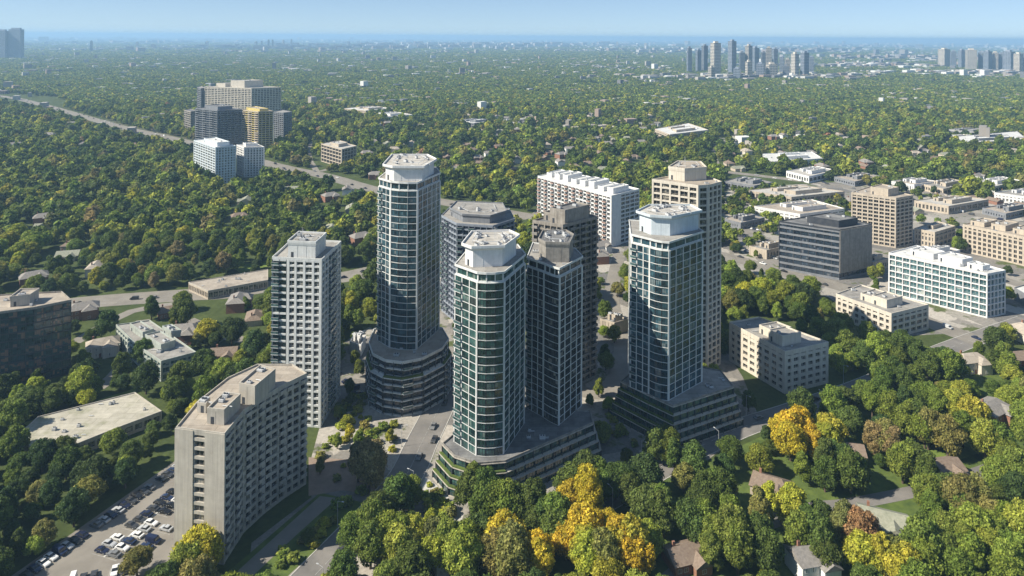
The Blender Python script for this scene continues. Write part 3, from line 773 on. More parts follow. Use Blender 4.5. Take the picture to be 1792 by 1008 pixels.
# --- left side
DB, pdb = make('office_block', P(34, (-60,552), (0,548), (60,540), (125,527), (108,512), (0,518), (-60,524)), 'dark mirror glass office block with brown roof above the left trees', 'office block', margin=3)
facade(DB, pdb, 0, 34, 10, [dict(pier=0.12, div=4, bays=max(2, round((Vector(pdb[i]) - Vector(pdb[(i+1) % len(pdb)])).length/3.2))) for i in range(len(pdb))],
    'dark_metal', 'dark_metal', 'glass_mixed', band_h=0.5, recess=0.15, budget=300, proud=0.0)
roof_top(DB, pdb, 34, 'roof_tan', 'brown', 0.8)
penthouse(DB, ccw(P(34, (18,538), (52,534), (68,523), (36,524))), 34.1, 4.0, 'greige', 0.2, 'roof_tan', 101, 3)
clutter(DB, pdb, 34.1, 5, 102)
TR, ptr = make('townhouse_terrace', P(9, (203,570), (240,606), (282,634), (343,618), (300,588), (262,562)), 'pale green terraced block with stepped flat roofs among the left gardens', 'apartment block', margin=3)
facade(TR, ptr, 0, 9, 3, [dict(pier=0.7, div=2, bays=max(2, round((Vector(ptr[i]) - Vector(ptr[(i+1) % len(ptr)])).length/3.6))) for i in range(len(ptr))],
    'sage', 'sage', 'glass_aqua', band_h=0.8, recess=0.4, budget=80)
roof_top(TR, ptr, 9, 'roof_grey', 'sage', 0.7)
for k, pts in enumerate((((228,578), (250,594), (268,588), (245,574)), ((255,598), (282,616), (306,608), (280,592)), ((285,583), (300,592), (316,590), (300,580)))):
    penthouse(TR, ccw(P(9, *pts)), 9.1, 2.6, 'sage', 0.2, 'roof_grey', 110 + k, 2)
clutter(TR, ptr, 9.1, 6, 115)
WH, pwh = make('warehouse', P(4.5, (236,688), (283,721), (200,752), (135,778), (60,792), (34,760), (66,731)), 'long low warehouse with stained pale flat roof above the hedge', 'warehouse', margin=3)
facade(WH, pwh, 0, 4.5, 1, [dict(pier=0.8, div=2, bays=max(3, round((Vector(pwh[i]) - Vector(pwh[(i+1) % len(pwh)])).length/3.5))) for i in range(len(pwh))],
    'beige', 'beige', 'glass_dark', band_h=1.1, recess=0.3, budget=60)
roof_top(WH, pwh, 4.5, 'roof_worn', 'greige', 0.5)
clutter(WH, pwh, 4.6, 14, 120, 0.7, 1.6)
LS, pls = make('shop_building', P(5, (330,495), (364,510), (469,491), (469,472)), 'long low shop row with flat grey roof beside the left road', 'shop building', margin=3)
facade(LS, pls, 0, 5, 1, [dict(pier=0.5, div=3, bays=12), dict(pier=0.5, bays=12), dict(pier=0.5, bays=4), dict(pier=0.5, bays=10)][:len(pls)], 'beige', 'beige', 'glass_dark', band_h=1.0, recess=0.3, all_joined=True)
roof_top(LS, pls, 5, 'roof_tan', 'greige', 0.5); clutter(LS, pls, 5.1, 9, 121, 0.7, 1.8)
# --- far left groups
grid_block('apartment_slab', 'pale blue white slab with dark windows beside the highway', [(339,246), (377,259), (413,256), (372,243)], 39, 14, (9, 7, 9, 7), 'pale_blue', 'glass_dark', 0.9, 1.3, 0.4, 'roof_white',
    ((0.3, 0.9, 0.2, 0.8, 4.0, None),), joined=True, clut=0)
grid_block('apartment_slab', 'smaller pale slab standing right behind the pale blue slab', [(414,254), (427,259), (463,258), (448,252)], 33, 12, (5, 7, 5, 7), 'white_wall', 'glass_dark', 0.9, 1.5, 0.4, 'roof_pale',
    ((0.3, 0.7, 0.2, 0.8, 3.0, None),), joined=True, clut=0)
grid_block('apartment_tower', 'dark blue grey glass tower behind the pale blue slab', [(342,190), (380,194), (423,192), (385,186)], 57, 19, (6, 7, 6, 6), 'grey_wall', 'glass_blue', 0.7, 0.5, 0.5, 'roof_dark',
    ((0.2, 0.8, 0.2, 0.8, 4.0, None),), joined=True, clut=0, balc=(0, 1), cat='apartment tower')
YT, py_ = grid_block('apartment_tower', 'cream and yellow striped apartment tower behind the small pale slab', [(423,193), (452,196), (478,195), (448,189)], 56, 19, (5, 4, 5, 4), 'beige', 'glass_dark', 0.8, 0.9, 0.5, 'roof_tan',
    ((0.1, 0.9, 0.2, 0.8, 3.0, 'yellow'),), joined=True, clut=0, balc=(0,), cat='apartment tower', band_mat='yellow')
grid_block('apartment_slab', 'grey apartment slab adjoining the yellow striped tower', [(479,196), (496,198), (511,196), (494,193)], 44, 15, (5, 5, 5, 5), 'grey_wall', 'glass_dark', 0.9, 1.0, 0.4, 'roof_grey', (), joined=True, clut=0)
grid_block('apartment_slab', 'wide pale concrete slab at the back of the far left group', [(358,152), (440,155), (492,153), (420,149)], 65, 20, (14, 10, 14, 8), 'cream', 'glass_dark', 1.0, 1.2, 0.5, 'roof_pale',
    ((0.1, 0.3, 0.2, 0.8, 6.0, None), (0.42, 0.72, 0.2, 0.8, 12.0, None)), joined=True, clut=0)
grid_block('apartment_slab', 'narrow grey block left of the wide pale slab', [(345,153), (352,155), (360,154), (352,151)], 62, 18, (4, 4, 4, 4), 'grey_wall', 'glass_dark', 1.0, 1.2, 0.4, 'roof_grey', (), joined=True, clut=0)
grid_block('apartment_slab', 'low dark block left of the dark blue tower', [(322,193), (334,196), (344,194), (332,191)], 38, 11, (4, 4, 4, 4), 'brown', 'glass_dark', 1.0, 1.0, 0.4, 'roof_dark', (), joined=True, clut=0)
grid_block('office_block', 'pale framed building with open floors left of the tallest tower', [(562,252), (598,262), (624,256), (590,247)], 22, 5, (7, 5, 7, 5), 'beige', 'glass_dark', 0.8, 0.7, 1.2, 'roof_pale', ((0.3, 0.7, 0.2, 0.8, 3.0, None),), joined=True, clut=0)
# --- flat roofed commercial buildings, mid distance
MALLS = [((1305,334), (1385,346), (1478,336), (1396,325), 7, 'roof_pale', 'white flat roofed shop hall behind the cream tower, farthest of its row'),
    ((1320,362), (1400,376), (1478,366), (1420,350), 8, 'roof_tan', 'tan flat roofed shop hall just behind the dark office block'),
    ((1268,318), (1320,326), (1352,320), (1300,309), 7, 'roof_grey', 'grey flat roofed shop hall beside the cream tower top'),
    ((1146,226), (1172,236), (1240,228), (1204,216), 16, 'roof_white', 'white stepped commercial building alone in the far woods'),
    ((1330,270), (1352,284), (1440,278), (1420,266), 8, 'roof_white', 'white low school building in a clearing beyond the cream tower'),
    ((1664,240), (1690,250), (1800,246), (1780,230), 9, 'roof_white', 'bright white hall row in the far woods near the horizon edge'),
    ((1600,352), (1660,362), (1730,350), (1670,343), 7, 'roof_pale', 'pale warehouse behind the beige tower'),
    ((1740,338), (1800,346), (1860,338), (1800,330), 8, 'roof_grey', 'grey warehouse at the edge beyond the long midrise'),
    ((1640,228), (1700,233), (1760,229), (1700,224), 8, 'roof_pale', 'thin pale hall behind the bright white hall row'),
    ((600,190), (640,194), (690,190), (650,186), 12, 'roof_white', 'white hall roofs far behind the tallest tower'),
    ((640,200), (680,205), (722,201), (690,196), 10, 'roof_pale', 'pale hall roofs just nearer than the white far hall'),
    ((790,212), (830,216), (870,212), (830,208), 9, 'roof_white', 'small white hall above the centre tower'),
    ((1000,222), (1040,227), (1085,222), (1040,218), 9, 'roof_pale', 'pale hall above the white slab'),
    ((1560,318), (1600,324), (1640,318), (1600,312), 7, 'roof_tan', 'tan hall behind the beige tower roof'),
    ((1775,505), (1800,520), (1850,505), (1820,492), 7, 'roof_white', 'white low hall at the picture edge behind the aqua glass block'),
    ((1050,560), (1075,567), (1100,560), (1078,554), 6, 'roof_grey', 'grey low block between the brown tower and the blue green tower'),
    ((612,600), (632,606), (640,590), (620,586), 5, 'roof_grey', 'grey low block behind the slim tower')]
for k, (cx, cy, w_, lab) in enumerate(((1300,383,38,'small tan shop block beside the cream tower behind the bay rows'), (1345,432,34,'little grey roofed shop left of the dark office block'), (1420,300,44,'narrow pale hall at the wood edge behind the shop halls'),
        (1500,310,40,'short tan hall left of the tan hall behind the beige tower'), (1530,455,26,'small white shop between the dark office and the aqua glass block'), (1640,440,40,'low pale block in front of the low flat beige building'),
        (1765,365,46,'wide low shop behind the long peach midrise'), (1655,322,44,'grey roofed hall beyond the beige tower to its right side'), (1745,318,42,'pale roofed hall at the wood edge near the picture side'), (1410,338,36,'squat red brown shop between the two shop halls'))):
    MALLS.append(((cx-w_, cy), (cx-w_*0.1, cy+w_*0.22), (cx+w_, cy-1), (cx+w_*0.2, cy-w_*0.2), 5 + k % 3, ('roof_tan', 'roof_grey', 'roof_pale')[k % 3], lab))
for k, (a, b_, c, d, h, rf, lab) in enumerate(MALLS):
    grid_block('commercial_hall', lab, [a, b_, c, d], h, max(1, int(h // 4)), (9, 7, 9, 7), ('beige', 'white_wall', 'grey_wall')[k % 3], 'glass_dark', 1.6, 1.4, 0.3, rf,
               ((0.2, 0.35, 0.3, 0.7, 2.2, None), (0.55, 0.8, 0.25, 0.75, 3.0, None)), joined=True, clut=3, cat='commercial building', group='flat roofed commercial buildings')
# --- far clusters of towers
rr = random.Random(5)
def far_tower(px, wpx, base, top, label, group, wall, glass):
    v = base - HY - (px - 896)*math.sin(ROLL); Y = F*CAM_H/v; h = CAM_H*(1 - (top - HY - (px-896)*math.sin(ROLL))/v)
    x = G(px, base)[0]; wd = wpx*Y/F; a = rr.uniform(-0.5, 0.5)
    ca, sa = math.cos(a), math.sin(a); e = 0.36*wd
    pl = [(x + ca*sx*e - sa*sy*e, Y + sa*sx*e + ca*sy*e) for sx, sy in ((-1,-1), (1,-1), (1,1), (-1,1))]
    T, pl = make('high_rise', pl, label, 'high-rise', group, 10)
    h = min(h, 192)
    mb = MB(); mb.prism(pl, 0, h); mb.build('wall', M[wall], T)
    g = MB(); n = max(6, int(h/6))
    for i in range(4):
        p, q = Vector(pl[i]), Vector(pl[(i+1) % 4]); d = (q-p).normalized(); nn = Vector((d.y, -d.x)); Lg = (q-p).length
        for k in range(n):
            zb = h*(k + 0.3)/n
            for s in range(5):
                s0, s1 = Lg*(s+0.15)/5, Lg*(s+0.85)/5
                aa, bb = p + d*s0 + nn*0.3, p + d*s1 + nn*0.3
                g.face([(aa.x, aa.y, zb), (bb.x, bb.y, zb), (bb.x, bb.y, zb + h*0.55/n), (aa.x, aa.y, zb + h*0.55/n)])
    o = g.build('window', M[glass], T); o["kind"] = 'stuff'
    c = inset(pl, wd*0.18); r_ = MB(); r_.prism(c, h + 0.1, min(h + 7, 197)); r_.build('penthouse', M[wall], T)
WALLS = ['blue_grey', 'greige', 'blue_grey', 'grey_wall', 'cream']  # mostly bluish tones: distance haze put into the far towers' wall colour
FB = [(-3170, 4200), (-3010, 4200), (-3010, 4240), (-3170, 4240)]
for k, (x0, x1, h) in enumerate(((-3215, -3118, 176), (-3112, -3040, 186))):
    pl = [(x0, 4200 + k*20), (x1, 4200 + k*20), (x1, 4236 + k*20), (x0, 4236 + k*20)]
    T, pl = make('high_rise', pl, ('wide' if k == 0 else 'taller narrow') + ' hazy blue block at the far left edge of the horizon', 'high-rise', 'towers by the far shore', 10)
    facade(T, pl, 0, h, 44, [dict(bays=n, pier=2.2, div=2) for n in (12, 5, 12, 5)], 'blue_grey', 'blue_grey', 'glass_blue', band_h=1.5, recess=0.6, all_joined=True)
    mb = MB(); mb.prism(inset(pl, 9), h + 0.02, h + 9); mb.build('penthouse', M['blue_grey'], T)
cl1 = [(1206,10,128,84),(1222,10,126,88),(1233,11,125,80),(1252,18,134,75),(1281,14,130,72),(1298,11,128,92),(1310,12,128,80),(1321,14,126,84),(1336,10,130,92),(1345,12,132,84),
       (1356,10,130,86),(1368,10,128,100),(1378,11,134,104),(1391,13,136,94),(1408,14,134,92),(1420,10,130,100),(1330,18,138,112),(1350,20,138,112),(1245,12,140,118),(1290,16,140,120),(1375,14,138,116),(1310,12,139,108)]
cl2 = [(1652,18,118,86),(1668,11,120,90),(1683,11,121,88),(1699,20,124,87),(1716,10,124,92),(1728,13,126,90),(1741,11,126,92),(1752,11,126,94),(1765,18,128,90),(1782,14,130,94),(1797,12,130,92)]
cl3 = [(448,5,84,73),(458,4,84,72),(470,4,86,70),(477,4,86,70),(496,4,84,70),(510,3,84,69),(610,6,82,73),(160,5,92,72),(240,5,84,74),(362,7,84,73),(950,5,80,73),(1130,7,86,76),(1080,5,83,74)]
SIZE = ['broad', 'slim', 'pale', 'dull', 'stepped']
ordn = ['first', 'second', 'third', 'fourth', 'fifth', 'sixth', 'seventh', 'eighth', 'ninth', 'tenth', 'eleventh', 'twelfth', 'thirteenth', 'fourteenth', 'fifteenth', 'sixteenth',
        'seventeenth', 'eighteenth', 'nineteenth', 'twentieth', 'twenty-first', 'twenty-second', 'twenty-third', 'twenty-fourth', 'twenty-fifth', 'twenty-sixth']
for nm, cl, g in (('of the distant downtown cluster', cl1, 'distant downtown towers'), ('of the hazy blue tower row near the far shore', cl2, 'towers by the far shore'), ('of the tiny towers scattered under the horizon', cl3, 'tiny horizon towers')):
    for k, (px, wpx, base, top) in enumerate(sorted(cl)):
        wl = WALLS[(k*3 + len(cl)) % 5] if cl is not cl2 else ('blue_grey' if k % 3 else 'cream')
        far_tower(px, wpx, base, top, f'{ordn[k]} high-rise {nm}, from the left', g, wl, 'glass_blue')

# ------------------------------------------------------------------ paving, roads, lawns
def gp(*pts): return [G(x, y) for x, y in pts]
def strip(name, line, width, z, mat, kind='structure', parent=None):
    pts = [Vector(p) for p in line]; mb = MB(); lft, rgt = [], []
    for i, p in enumerate(pts):
        d = (pts[min(i+1, len(pts)-1)] - pts[max(i-1, 0)]).normalized(); n = Vector((-d.y, d.x))
        lft.append(p + n*width/2); rgt.append(p - n*width/2)
    for i in range(len(pts)-1):
        mb.face([(*rgt[i], z), (*rgt[i+1], z), (*lft[i+1], z), (*lft[i], z)])
    o = mb.build(name, M[mat], parent)
    if mb.v and Vector(o.data.polygons[0].normal).z < 0: o.data.flip_normals()
    return tag(o, kind=kind) if kind else o
def smooth_line(px, n=6, world=False):
    P_ = [Vector(p) for p in (px if world else gp(*px))]; out = []
    for i in range(len(P_)-1):
        p0, p1_, p2, p3 = P_[max(i-1, 0)], P_[i], P_[i+1], P_[min(i+2, len(P_)-1)]
        for k in range(n):
            t = k/n
            out.append(0.5*((2*p1_) + (p2-p0)*t + (2*p0-5*p1_+4*p2-p3)*t*t + (3*p1_-p0-3*p2+p3)*t**3))
    out.append(P_[-1]); return [tuple(p) for p in out]

CENTRAL = gp((545,800),(600,600),(665,560),(790,470),(930,470),(1045,420),(1105,420),(1110,600),(1262,600),(1300,660),(1330,735),(1180,850),(1090,860),(1000,860),(830,935),(700,960),(640,1030),(430,1060),(440,950),(545,870))
sheet('pavement', CENTRAL, 0.004, M['pavement'])
URB = gp((1262,330),(1480,318),(1640,335),(1900,370),(1900,640),(1760,575),(1640,585),(1545,590),(1450,520),(1262,470))
sheet('pavement', URB, 0.004, M['pavement'])
LOT = gp((330,790),(330,1010),(250,1060),(-80,1100),(10,1015))
sheet('parking_lot', LOT, 0.008, M['asphalt_pale'])
sheet('lawn', gp((1060,1060),(1040,880),(1190,830),(1340,760),(1500,700),(1792,640),(2000,640),(2100,1100)), 0.0075, M['grass'])
sheet('lawn', gp((560,862),(400,1000),(470,1040),(640,880)), 0.008, M['grass'])
sheet('footpath', gp((560,868),(590,872),(520,935),(440,1010),(415,1000)), 0.016, M['asphalt_pale'])
sheet('lawn', gp((40,740),(236,680),(245,700),(70,760)), 0.008, M['grass_bright'])
sheet('lawn', gp((1490,940),(1590,925),(1600,960),(1530,985)), 0.012, M['grass_bright'])
sheet('lawn', gp((1590,800),(1690,770),(1720,790),(1610,830)), 0.012, M['grass_bright'])
sheet('lawn', gp((1680,740),(1792,700),(1792,760),(1700,780)), 0.012, M['grass_bright'])
sheet('lawn', gp((255,1000),(308,975),(330,1010),(300,1050),(230,1050)), 0.016, M['grass_bright'])
sheet('lawn', gp((405,465),(478,455),(478,464),(420,478)), 0.008, M['grass_bright'])
sheet('driveway', gp((540,800),(670,808),(668,868),(600,858),(540,868)), 0.010, M['brick_paving'])
sheet('footpath', gp((745,835),(765,850),(812,900),(802,925),(775,930),(735,862)), 0.022, M['kerb'])
ROADS = {}
def road(name_px, width, mat='asphalt', line_px=None, kerb=False, dashes=True, world=False, n=6, marks=True):
    ln = smooth_line(name_px, n, world)
    ROADS[len(ROADS)] = (ln, width)
    zr = 0.028 + 0.004*len(ROADS)
    strip('road', ln, width, zr, mat)
    if marks:
        # centre dashes and edge lines, painted
        mb = MB(); acc = 0
        for (x0, y0), (x1, y1) in zip(ln[:-1], ln[1:]):
            L_ = math.hypot(x1-x0, y1-y0); dx, dy = (x1-x0)/L_, (y1-y0)/L_; s = 0
            while s < L_:
                e = min(L_, s + 3.0); cx, cy = x0 + dx*(s+e)/2, y0 + dy*(s+e)/2
                for off in ((0,) if width < 13 else (-width/4, 0.0, width/4)):
                    px_, py_ = cx - dy*off, cy + dx*off
                    hw, hl = 0.09, (e-s)/2
                    mb.face([(px_ - dx*hl + dy*hw, py_ - dy*hl - dx*hw, 0.11), (px_ + dx*hl + dy*hw, py_ + dy*hl - dx*hw, 0.11),
                             (px_ + dx*hl - dy*hw, py_ + dy*hl + dx*hw, 0.11), (px_ - dx*hl - dy*hw, py_ - dy*hl + dx*hw, 0.11)])
                s += 8.0 if dashes else 3.0
        tag(mb.build('road_marking', M['marking']), kind='structure')
    if kerb:
        for sgn in (-1, 1):
            pts = [Vector(p) for p in ln]; mb = MB()
            for i in range(len(pts)-1):
                d = (pts[i+1]-pts[i]).normalized(); nn = Vector((-d.y, d.x))*sgn*(width/2+0.12); c = (pts[i]+pts[i+1])/2 + nn
                mb.obox((c.x, c.y), (d.x, d.y), (pts[i+1]-pts[i]).length/2 - 0.02, 0.14, 0, 0.13)
            tag(mb.build('kerb', M['kerb']), kind='structure')
    return ln
MAIN = road([(835,590),(800,650),(768,715),(738,775),(712,830),(668,885),(610,945),(520,1040)], 12.5, 'asphalt', kerb=True)
EAST = road([(1800,560),(1660,610),(1520,672),(1400,715),(1290,752),(1180,805),(1080,862),(1000,905)], 11, 'asphalt', kerb=True)
HWY = road([(-160,150),(0,168),(60,180),(130,199),(210,222),(330,249),(480,289),(570,308),(660,333),(790,356),(930,380)], 21, 'asphalt_pale', n=4)
BACK = road([(-40,556),(130,531),(330,516),(400,512),(480,500),(600,485),(665,472),(790,455)], 20, 'asphalt_pale', n=4)
NE = road([(930,380),(1050,398),(1130,420),(1262,446),(1370,477),(1480,505),(1620,562),(1720,600)], 15, 'asphalt_pale', n=4)
NE2 = road([(1262,300),(1400,316),(1500,330),(1620,358),(1720,378),(1850,404)], 14, 'asphalt_pale', n=4)
NE3 = road([(1262,385),(1340,420),(1450,470),(1545,470),(1640,450),(1700,470),(1850,520)], 11, 'asphalt_pale', n=4, marks=False)
FR = road([(1792,800),(1640,850),(1500,880),(1400,895),(1250,960),(1150,1030)], 5.5, 'asphalt', marks=False, n=4)
MID = road([(935,655),(1040,690),(1075,668),(1090,600),(1070,520),(1085,440)], 9, 'asphalt_pale', n=4, marks=False)
# streets through the left and far suburbs
def street(px, w=7): return road(px, w, 'asphalt_pale', marks=False, n=3)
street([(130,600),(230,545),(330,530)]); street([(170,680),(215,640),(250,560)]); street([(330,560),(400,590),(470,600)])
street([(560,300),(640,280),(760,262),(900,262)])
street([(930,380),(1000,330),(1080,300),(1180,280)]); street([(660,215),(800,225),(950,226),(1120,232),(1300,245)])
street([(1262,300),(1250,260),(1300,230)]); street([(1450,285),(1550,262),(1700,245),(1850,242)]); street([(560,308),(540,270),(560,240),(640,222)])

# bay lines in the car park
mb = MB()
def bay_line(p, q):
    p, q = Vector(p), Vector(q); d = (q-p).normalized(); n = Vector((-d.y, d.x))*0.06
    mb.face([(*(p-n), 0.021), (*(q-n), 0.021), (*(q+n), 0.021), (*(p+n), 0.021)])

# ------------------------------------------------------------------ cars
def profile_mesh(mb, prof, w0, w1, m, zmid):
    """side outline swept across the width, narrower above zmid"""
    def hw(z): return (w0 if z <= zmid else w0 + (w1-w0)*(z-zmid)/(1.45-zmid))/2
    n = len(mb.v); k = len(prof)
    mb.v += [(x, -hw(z), z) for x, z in prof] + [(x, hw(z), z) for x, z in prof]
    for i in range(k):
        j = (i+1) % k; mb.f.append((n+i, n+j, n+k+j, n+k+i)); mb.m.append(m)
    mb.f.append(tuple(reversed(range(n, n+k)))); mb.m.append(m)
    mb.f.append(tuple(range(n+k, n+2*k))); mb.m.append(m)
bodyb = MB(); profile_mesh(bodyb, [(-2.2,0.30),(-2.25,0.55),(-2.15,0.85),(-1.5,0.95),(0.75,0.93),(1.9,0.78),(2.2,0.60),(2.22,0.32)][::-1], 1.8, 1.8, 0, 0.95)
profile_mesh(bodyb, [(-1.15,1.36),(-0.9,1.42),(-0.1,1.43),(0.1,1.38)][::-1], 1.36, 1.30, 0, 1.3)
body_me = bodyb.mesh('body', [M['car_paint']])
cab = MB(); profile_mesh(cab, [(-1.65,0.94),(-1.1,1.37),(0.05,1.38),(0.85,0.92)][::-1], 1.62, 1.30, 0, 0.95); cab_me = cab.mesh('window', [M['car_glass']])
wh = MB(); wh.tube((0,-0.1,0), (0,0.1,0), 0.33, 0.33, 10, 0, True); wh.tube((0,-0.12,0), (0,0.12,0), 0.17, 0.17, 8, 1, True); wheel_me = wh.mesh('wheel', [M['tyre'], M['metal_unit']])
hl = MB(); hl.box(-0.05, 0.03, -0.22, 0.22, -0.06, 0.06); head_me = hl.mesh('headlight', [M['marking']])
vanb = MB(); profile_mesh(vanb, [(-2.5,0.35),(-2.5,1.95),(1.1,2.0),(1.5,1.1),(2.35,0.95),(2.45,0.4)][::-1], 1.9, 1.75, 0, 1.2); van_me = vanb.mesh('body', [M['car_paint']])
vanc = MB(); profile_mesh(vanc, [(0.9,1.2),(0.95,1.85),(1.2,1.75),(1.56,1.12)][::-1], 1.92, 1.84, 0, 1.1); vanc_me = vanc.mesh('window', [M['car_glass']])
PAINT = {'white': (0.72,0.72,0.71), 'silver': (0.42,0.43,0.44), 'grey': (0.17,0.175,0.18), 'black': (0.012,0.012,0.014), 'dark blue': (0.018,0.03,0.075), 'red': (0.28,0.025,0.02), 'navy': (0.015,0.02,0.05), 'dark grey': (0.05,0.052,0.056), 'blue': (0.03,0.10,0.30)}
CARS = []
def car(x, y, rz, colour, where, group, full=True, van=False):
    CARS.append((x, y))
    e = empty('parked_car' if 'park' in group or 'bay' in group else 'car', (x, y, 0.03 if 'park' in group or 'bay' in group else 0.05), None, 'van' if van else 'car', group)
    e.rotation_euler = (0, 0, rz); e['where'] = where; e['hue'] = colour
    b_ = link('body', van_me if van else body_me, e); b_['tint'] = PAINT[colour]
    link('window', vanc_me if van else cab_me, e)
    if full:
        for sx in (-1.38, 1.38):
            for sy in (-0.82, 0.82): link('wheel', wheel_me, e, (sx, sy, 0.33))
        for sy in (-0.62, 0.62): link('headlight', head_me, e, (2.2 if not van else 2.42, sy, 0.62))
    return e
cr = random.Random(3)
MIX = ['black','dark grey','grey','silver','white','dark blue','navy','black','silver','dark grey','white','black','grey','navy','dark grey','black','dark grey','dark blue']
all_cars = []
def row(pa_, pb_, n, side, where, group, skip=(), full=True, facing=1.0, length=5.0):
    a, b2 = Vector(pa_), Vector(pb_); d = (b2-a); Lg = d.length; d /= Lg; nn = Vector((-d.y, d.x))*side
    for i in range(n + 1):
        p = a + d*(Lg*i/n); bay_line(p, p + nn*length)
    for i in range(n):
        if i in skip: continue
        c = a + d*(Lg*(i+0.5)/n) + nn*(length/2 + cr.uniform(-0.2, 0.2)); f = nn if cr.random() < 0.6 else -nn
        all_cars.append((car(c.x, c.y, math.atan2(f.y, f.x) + cr.uniform(-0.03, 0.03), cr.choice(MIX), where, group, full, cr.random() < 0.06), i))
row(G(318,806), G(28,1010), 24, 1 if True else -1, 'by the hedge of the car park', 'cars parked in the car park bays', (5, 15))
ca, cb_ = G(318,862), G(182,975)
row(ca, cb_, 11, 1, 'on the hedge side of the island', 'cars parked in the car park bays', (4,))
row(ca, cb_, 11, -1, 'on the slab side of the island', 'cars parked in the car park bays', (7,))
row(G(308,925), G(262,968), 4, -1, 'parked next to the lawn by the slab', 'cars parked in the car park bays', (1,))
row(G(230,985), G(120,1012), 6, 1, 'parked in the nearest bays of the car park', 'cars parked in the car park bays', (2,))
tag(mb.build('bay_line', M['marking']), kind='structure')
isl = MB(); a, b2 = Vector(ca), Vector(cb_); d = (b2-a).normalized(); c = (a+b2)/2; isl.obox((c.x, c.y), (d.x, d.y), (b2-a).length/2, 0.35, 0, 0.13)
tag(isl.build('kerb', M['kerb']), kind='structure')
def along(ln, n, offs, where, group, t0=0.0, t1=1.0, full=True, seed=1):
    r_ = random.Random(seed); seg = [math.hypot(b[0]-a[0], b[1]-a[1]) for a, b in zip(ln[:-1], ln[1:])]; T = sum(seg)
    for k in range(n):
        s = T*(t0 + (t1-t0)*(k + r_.uniform(0.1, 0.9))/n); i = 0
        while i < len(seg)-1 and s > seg[i]: s -= seg[i]; i += 1
        (x0, y0), (x1, y1) = ln[i], ln[i+1]; dx, dy = (x1-x0)/seg[i], (y1-y0)/seg[i]; o = r_.choice(offs); sg = 1 if o > 0 else -1
        all_cars.append((car(x0+dx*s-dy*o, y0+dy*s+dx*o, math.atan2(dy*sg, dx*sg), r_.choice(MIX), where, group, full, r_.random() < 0.1), k))
along(MAIN, 13, (-4.4, -1.6, 1.6, 4.4), 'on the main street by the podiums', 'cars on the streets', 0.0, 0.95, True, 4)
along(EAST, 7, (-1.8, 1.8), 'on the street beside the stepped podium', 'cars on the streets', 0.3, 0.9, True, 5)
along(HWY, 64, (-7.5, -4, 4, 7.5), 'on the far highway through the woods', 'cars on the far highway', 0.25, 1.0, False, 6)
along(BACK, 14, (-1.8, 1.8), 'on the road by the long shop row', 'cars on the streets', 0.1, 1, False, 7)
along(NE, 22, (-5, -2, 2, 5), 'on the avenue behind the towers', 'cars on the streets', 0.05, 1, False, 8)
along(NE2, 18, (-5, -2, 2, 5), 'on the avenue beyond the shop halls', 'cars on the streets', 0.1, 1, False, 9)
mb = MB()
for k, (a, b2, n) in enumerate((((1270,395),(1355,408),16), ((1280,412),(1350,425),14), ((1300,440),(1360,455),12), ((1540,418),(1600,440),9), ((1275,355),(1315,362),10), ((1690,470),(1770,500),8))):
    row(G(*a), G(*b2), n, 1, f'in the {ordn[k]} bay row behind the towers', 'cars parked in bays behind the towers', tuple(cr.sample(range(n), n//4)), False)
row(G(598,650), G(640,690), 6, -1, 'parked beside the slim white tower', 'cars parked around the towers', (1,)); row(G(940,690), G(1000,705), 5, 1, 'parked behind the second twin tower', 'cars parked around the towers', (3,))
tag(mb.build('bay_line', M['marking']), kind='structure')
groups = {}
for e, i in all_cars: groups.setdefault((e['hue'], e['category'], e['where']), []).append((PX(e.location.x, e.location.y, 1)[0], e))
for (hue, cat, where), lst in groups.items():
    lst.sort(key=lambda t: t[0])
    for k, (_, e) in enumerate(lst):
        e['label'] = f'{hue} {cat} {where}' + (f', {ordn[k] if k < 26 else "last"} from the left' if len(lst) > 1 else '')
        del e['where']; del e['hue']

# ------------------------------------------------------------------ street lamps, crossing stripes
lp = MB(); lp.tube((0,0,0), (0,0,8.2), 0.10, 0.06, 6); lp.tube((0,0,8.15), (1.9,0,8.6), 0.05, 0.04, 5); lp.tube((0,0,0), (0,0,0.5), 0.17, 0.17, 6)
lh = MB(); lh.box(1.7, 2.5, -0.16, 0.16, 8.52, 8.66); lamp_me = [lp.mesh('pole', M['metal_unit']), lh.mesh('lamp_head', M['metal_unit'])]
lamps = []
for ln, w_, step, where in ((MAIN, 12.5, 22, 'the main street'), (EAST, 11, 26, 'the street by the stepped podium')):
    acc = 0
    for (x0, y0), (x1, y1) in zip(ln[:-1], ln[1:]):
        L_ = math.hypot(x1-x0, y1-y0); acc += L_
        if acc > step:
            acc = 0; d = Vector((x1-x0, y1-y0))/L_; sg = 1 if len(lamps) % 2 else -1; nn = Vector((-d.y, d.x))*sg; p = Vector((x1, y1)) + nn*(w_/2 + 0.9)
            if y0 > 330 or any(poly_mask(inset(q, -1), np.array([p.x]), np.array([p.y]))[0] for q, m_ in FOOT): continue
            e = empty('street_lamp', (p.x, p.y, 0), None, 'street lamp', 'street lamps'); e.rotation_euler = (0, 0, math.atan2(-nn.y, -nn.x))
            link('pole', lamp_me[0], e); link('lamp_head', lamp_me[1], e); lamps.append((where, PX(p.x, p.y, 0)[0], e))
for wr in {l[0] for l in lamps}:
    for k, (_, _, e) in enumerate(sorted([l for l in lamps if l[0] == wr], key=lambda t: t[1])): e['label'] = f'grey street lamp beside {wr}, {ordn[k]} from the left'
cw = MB()
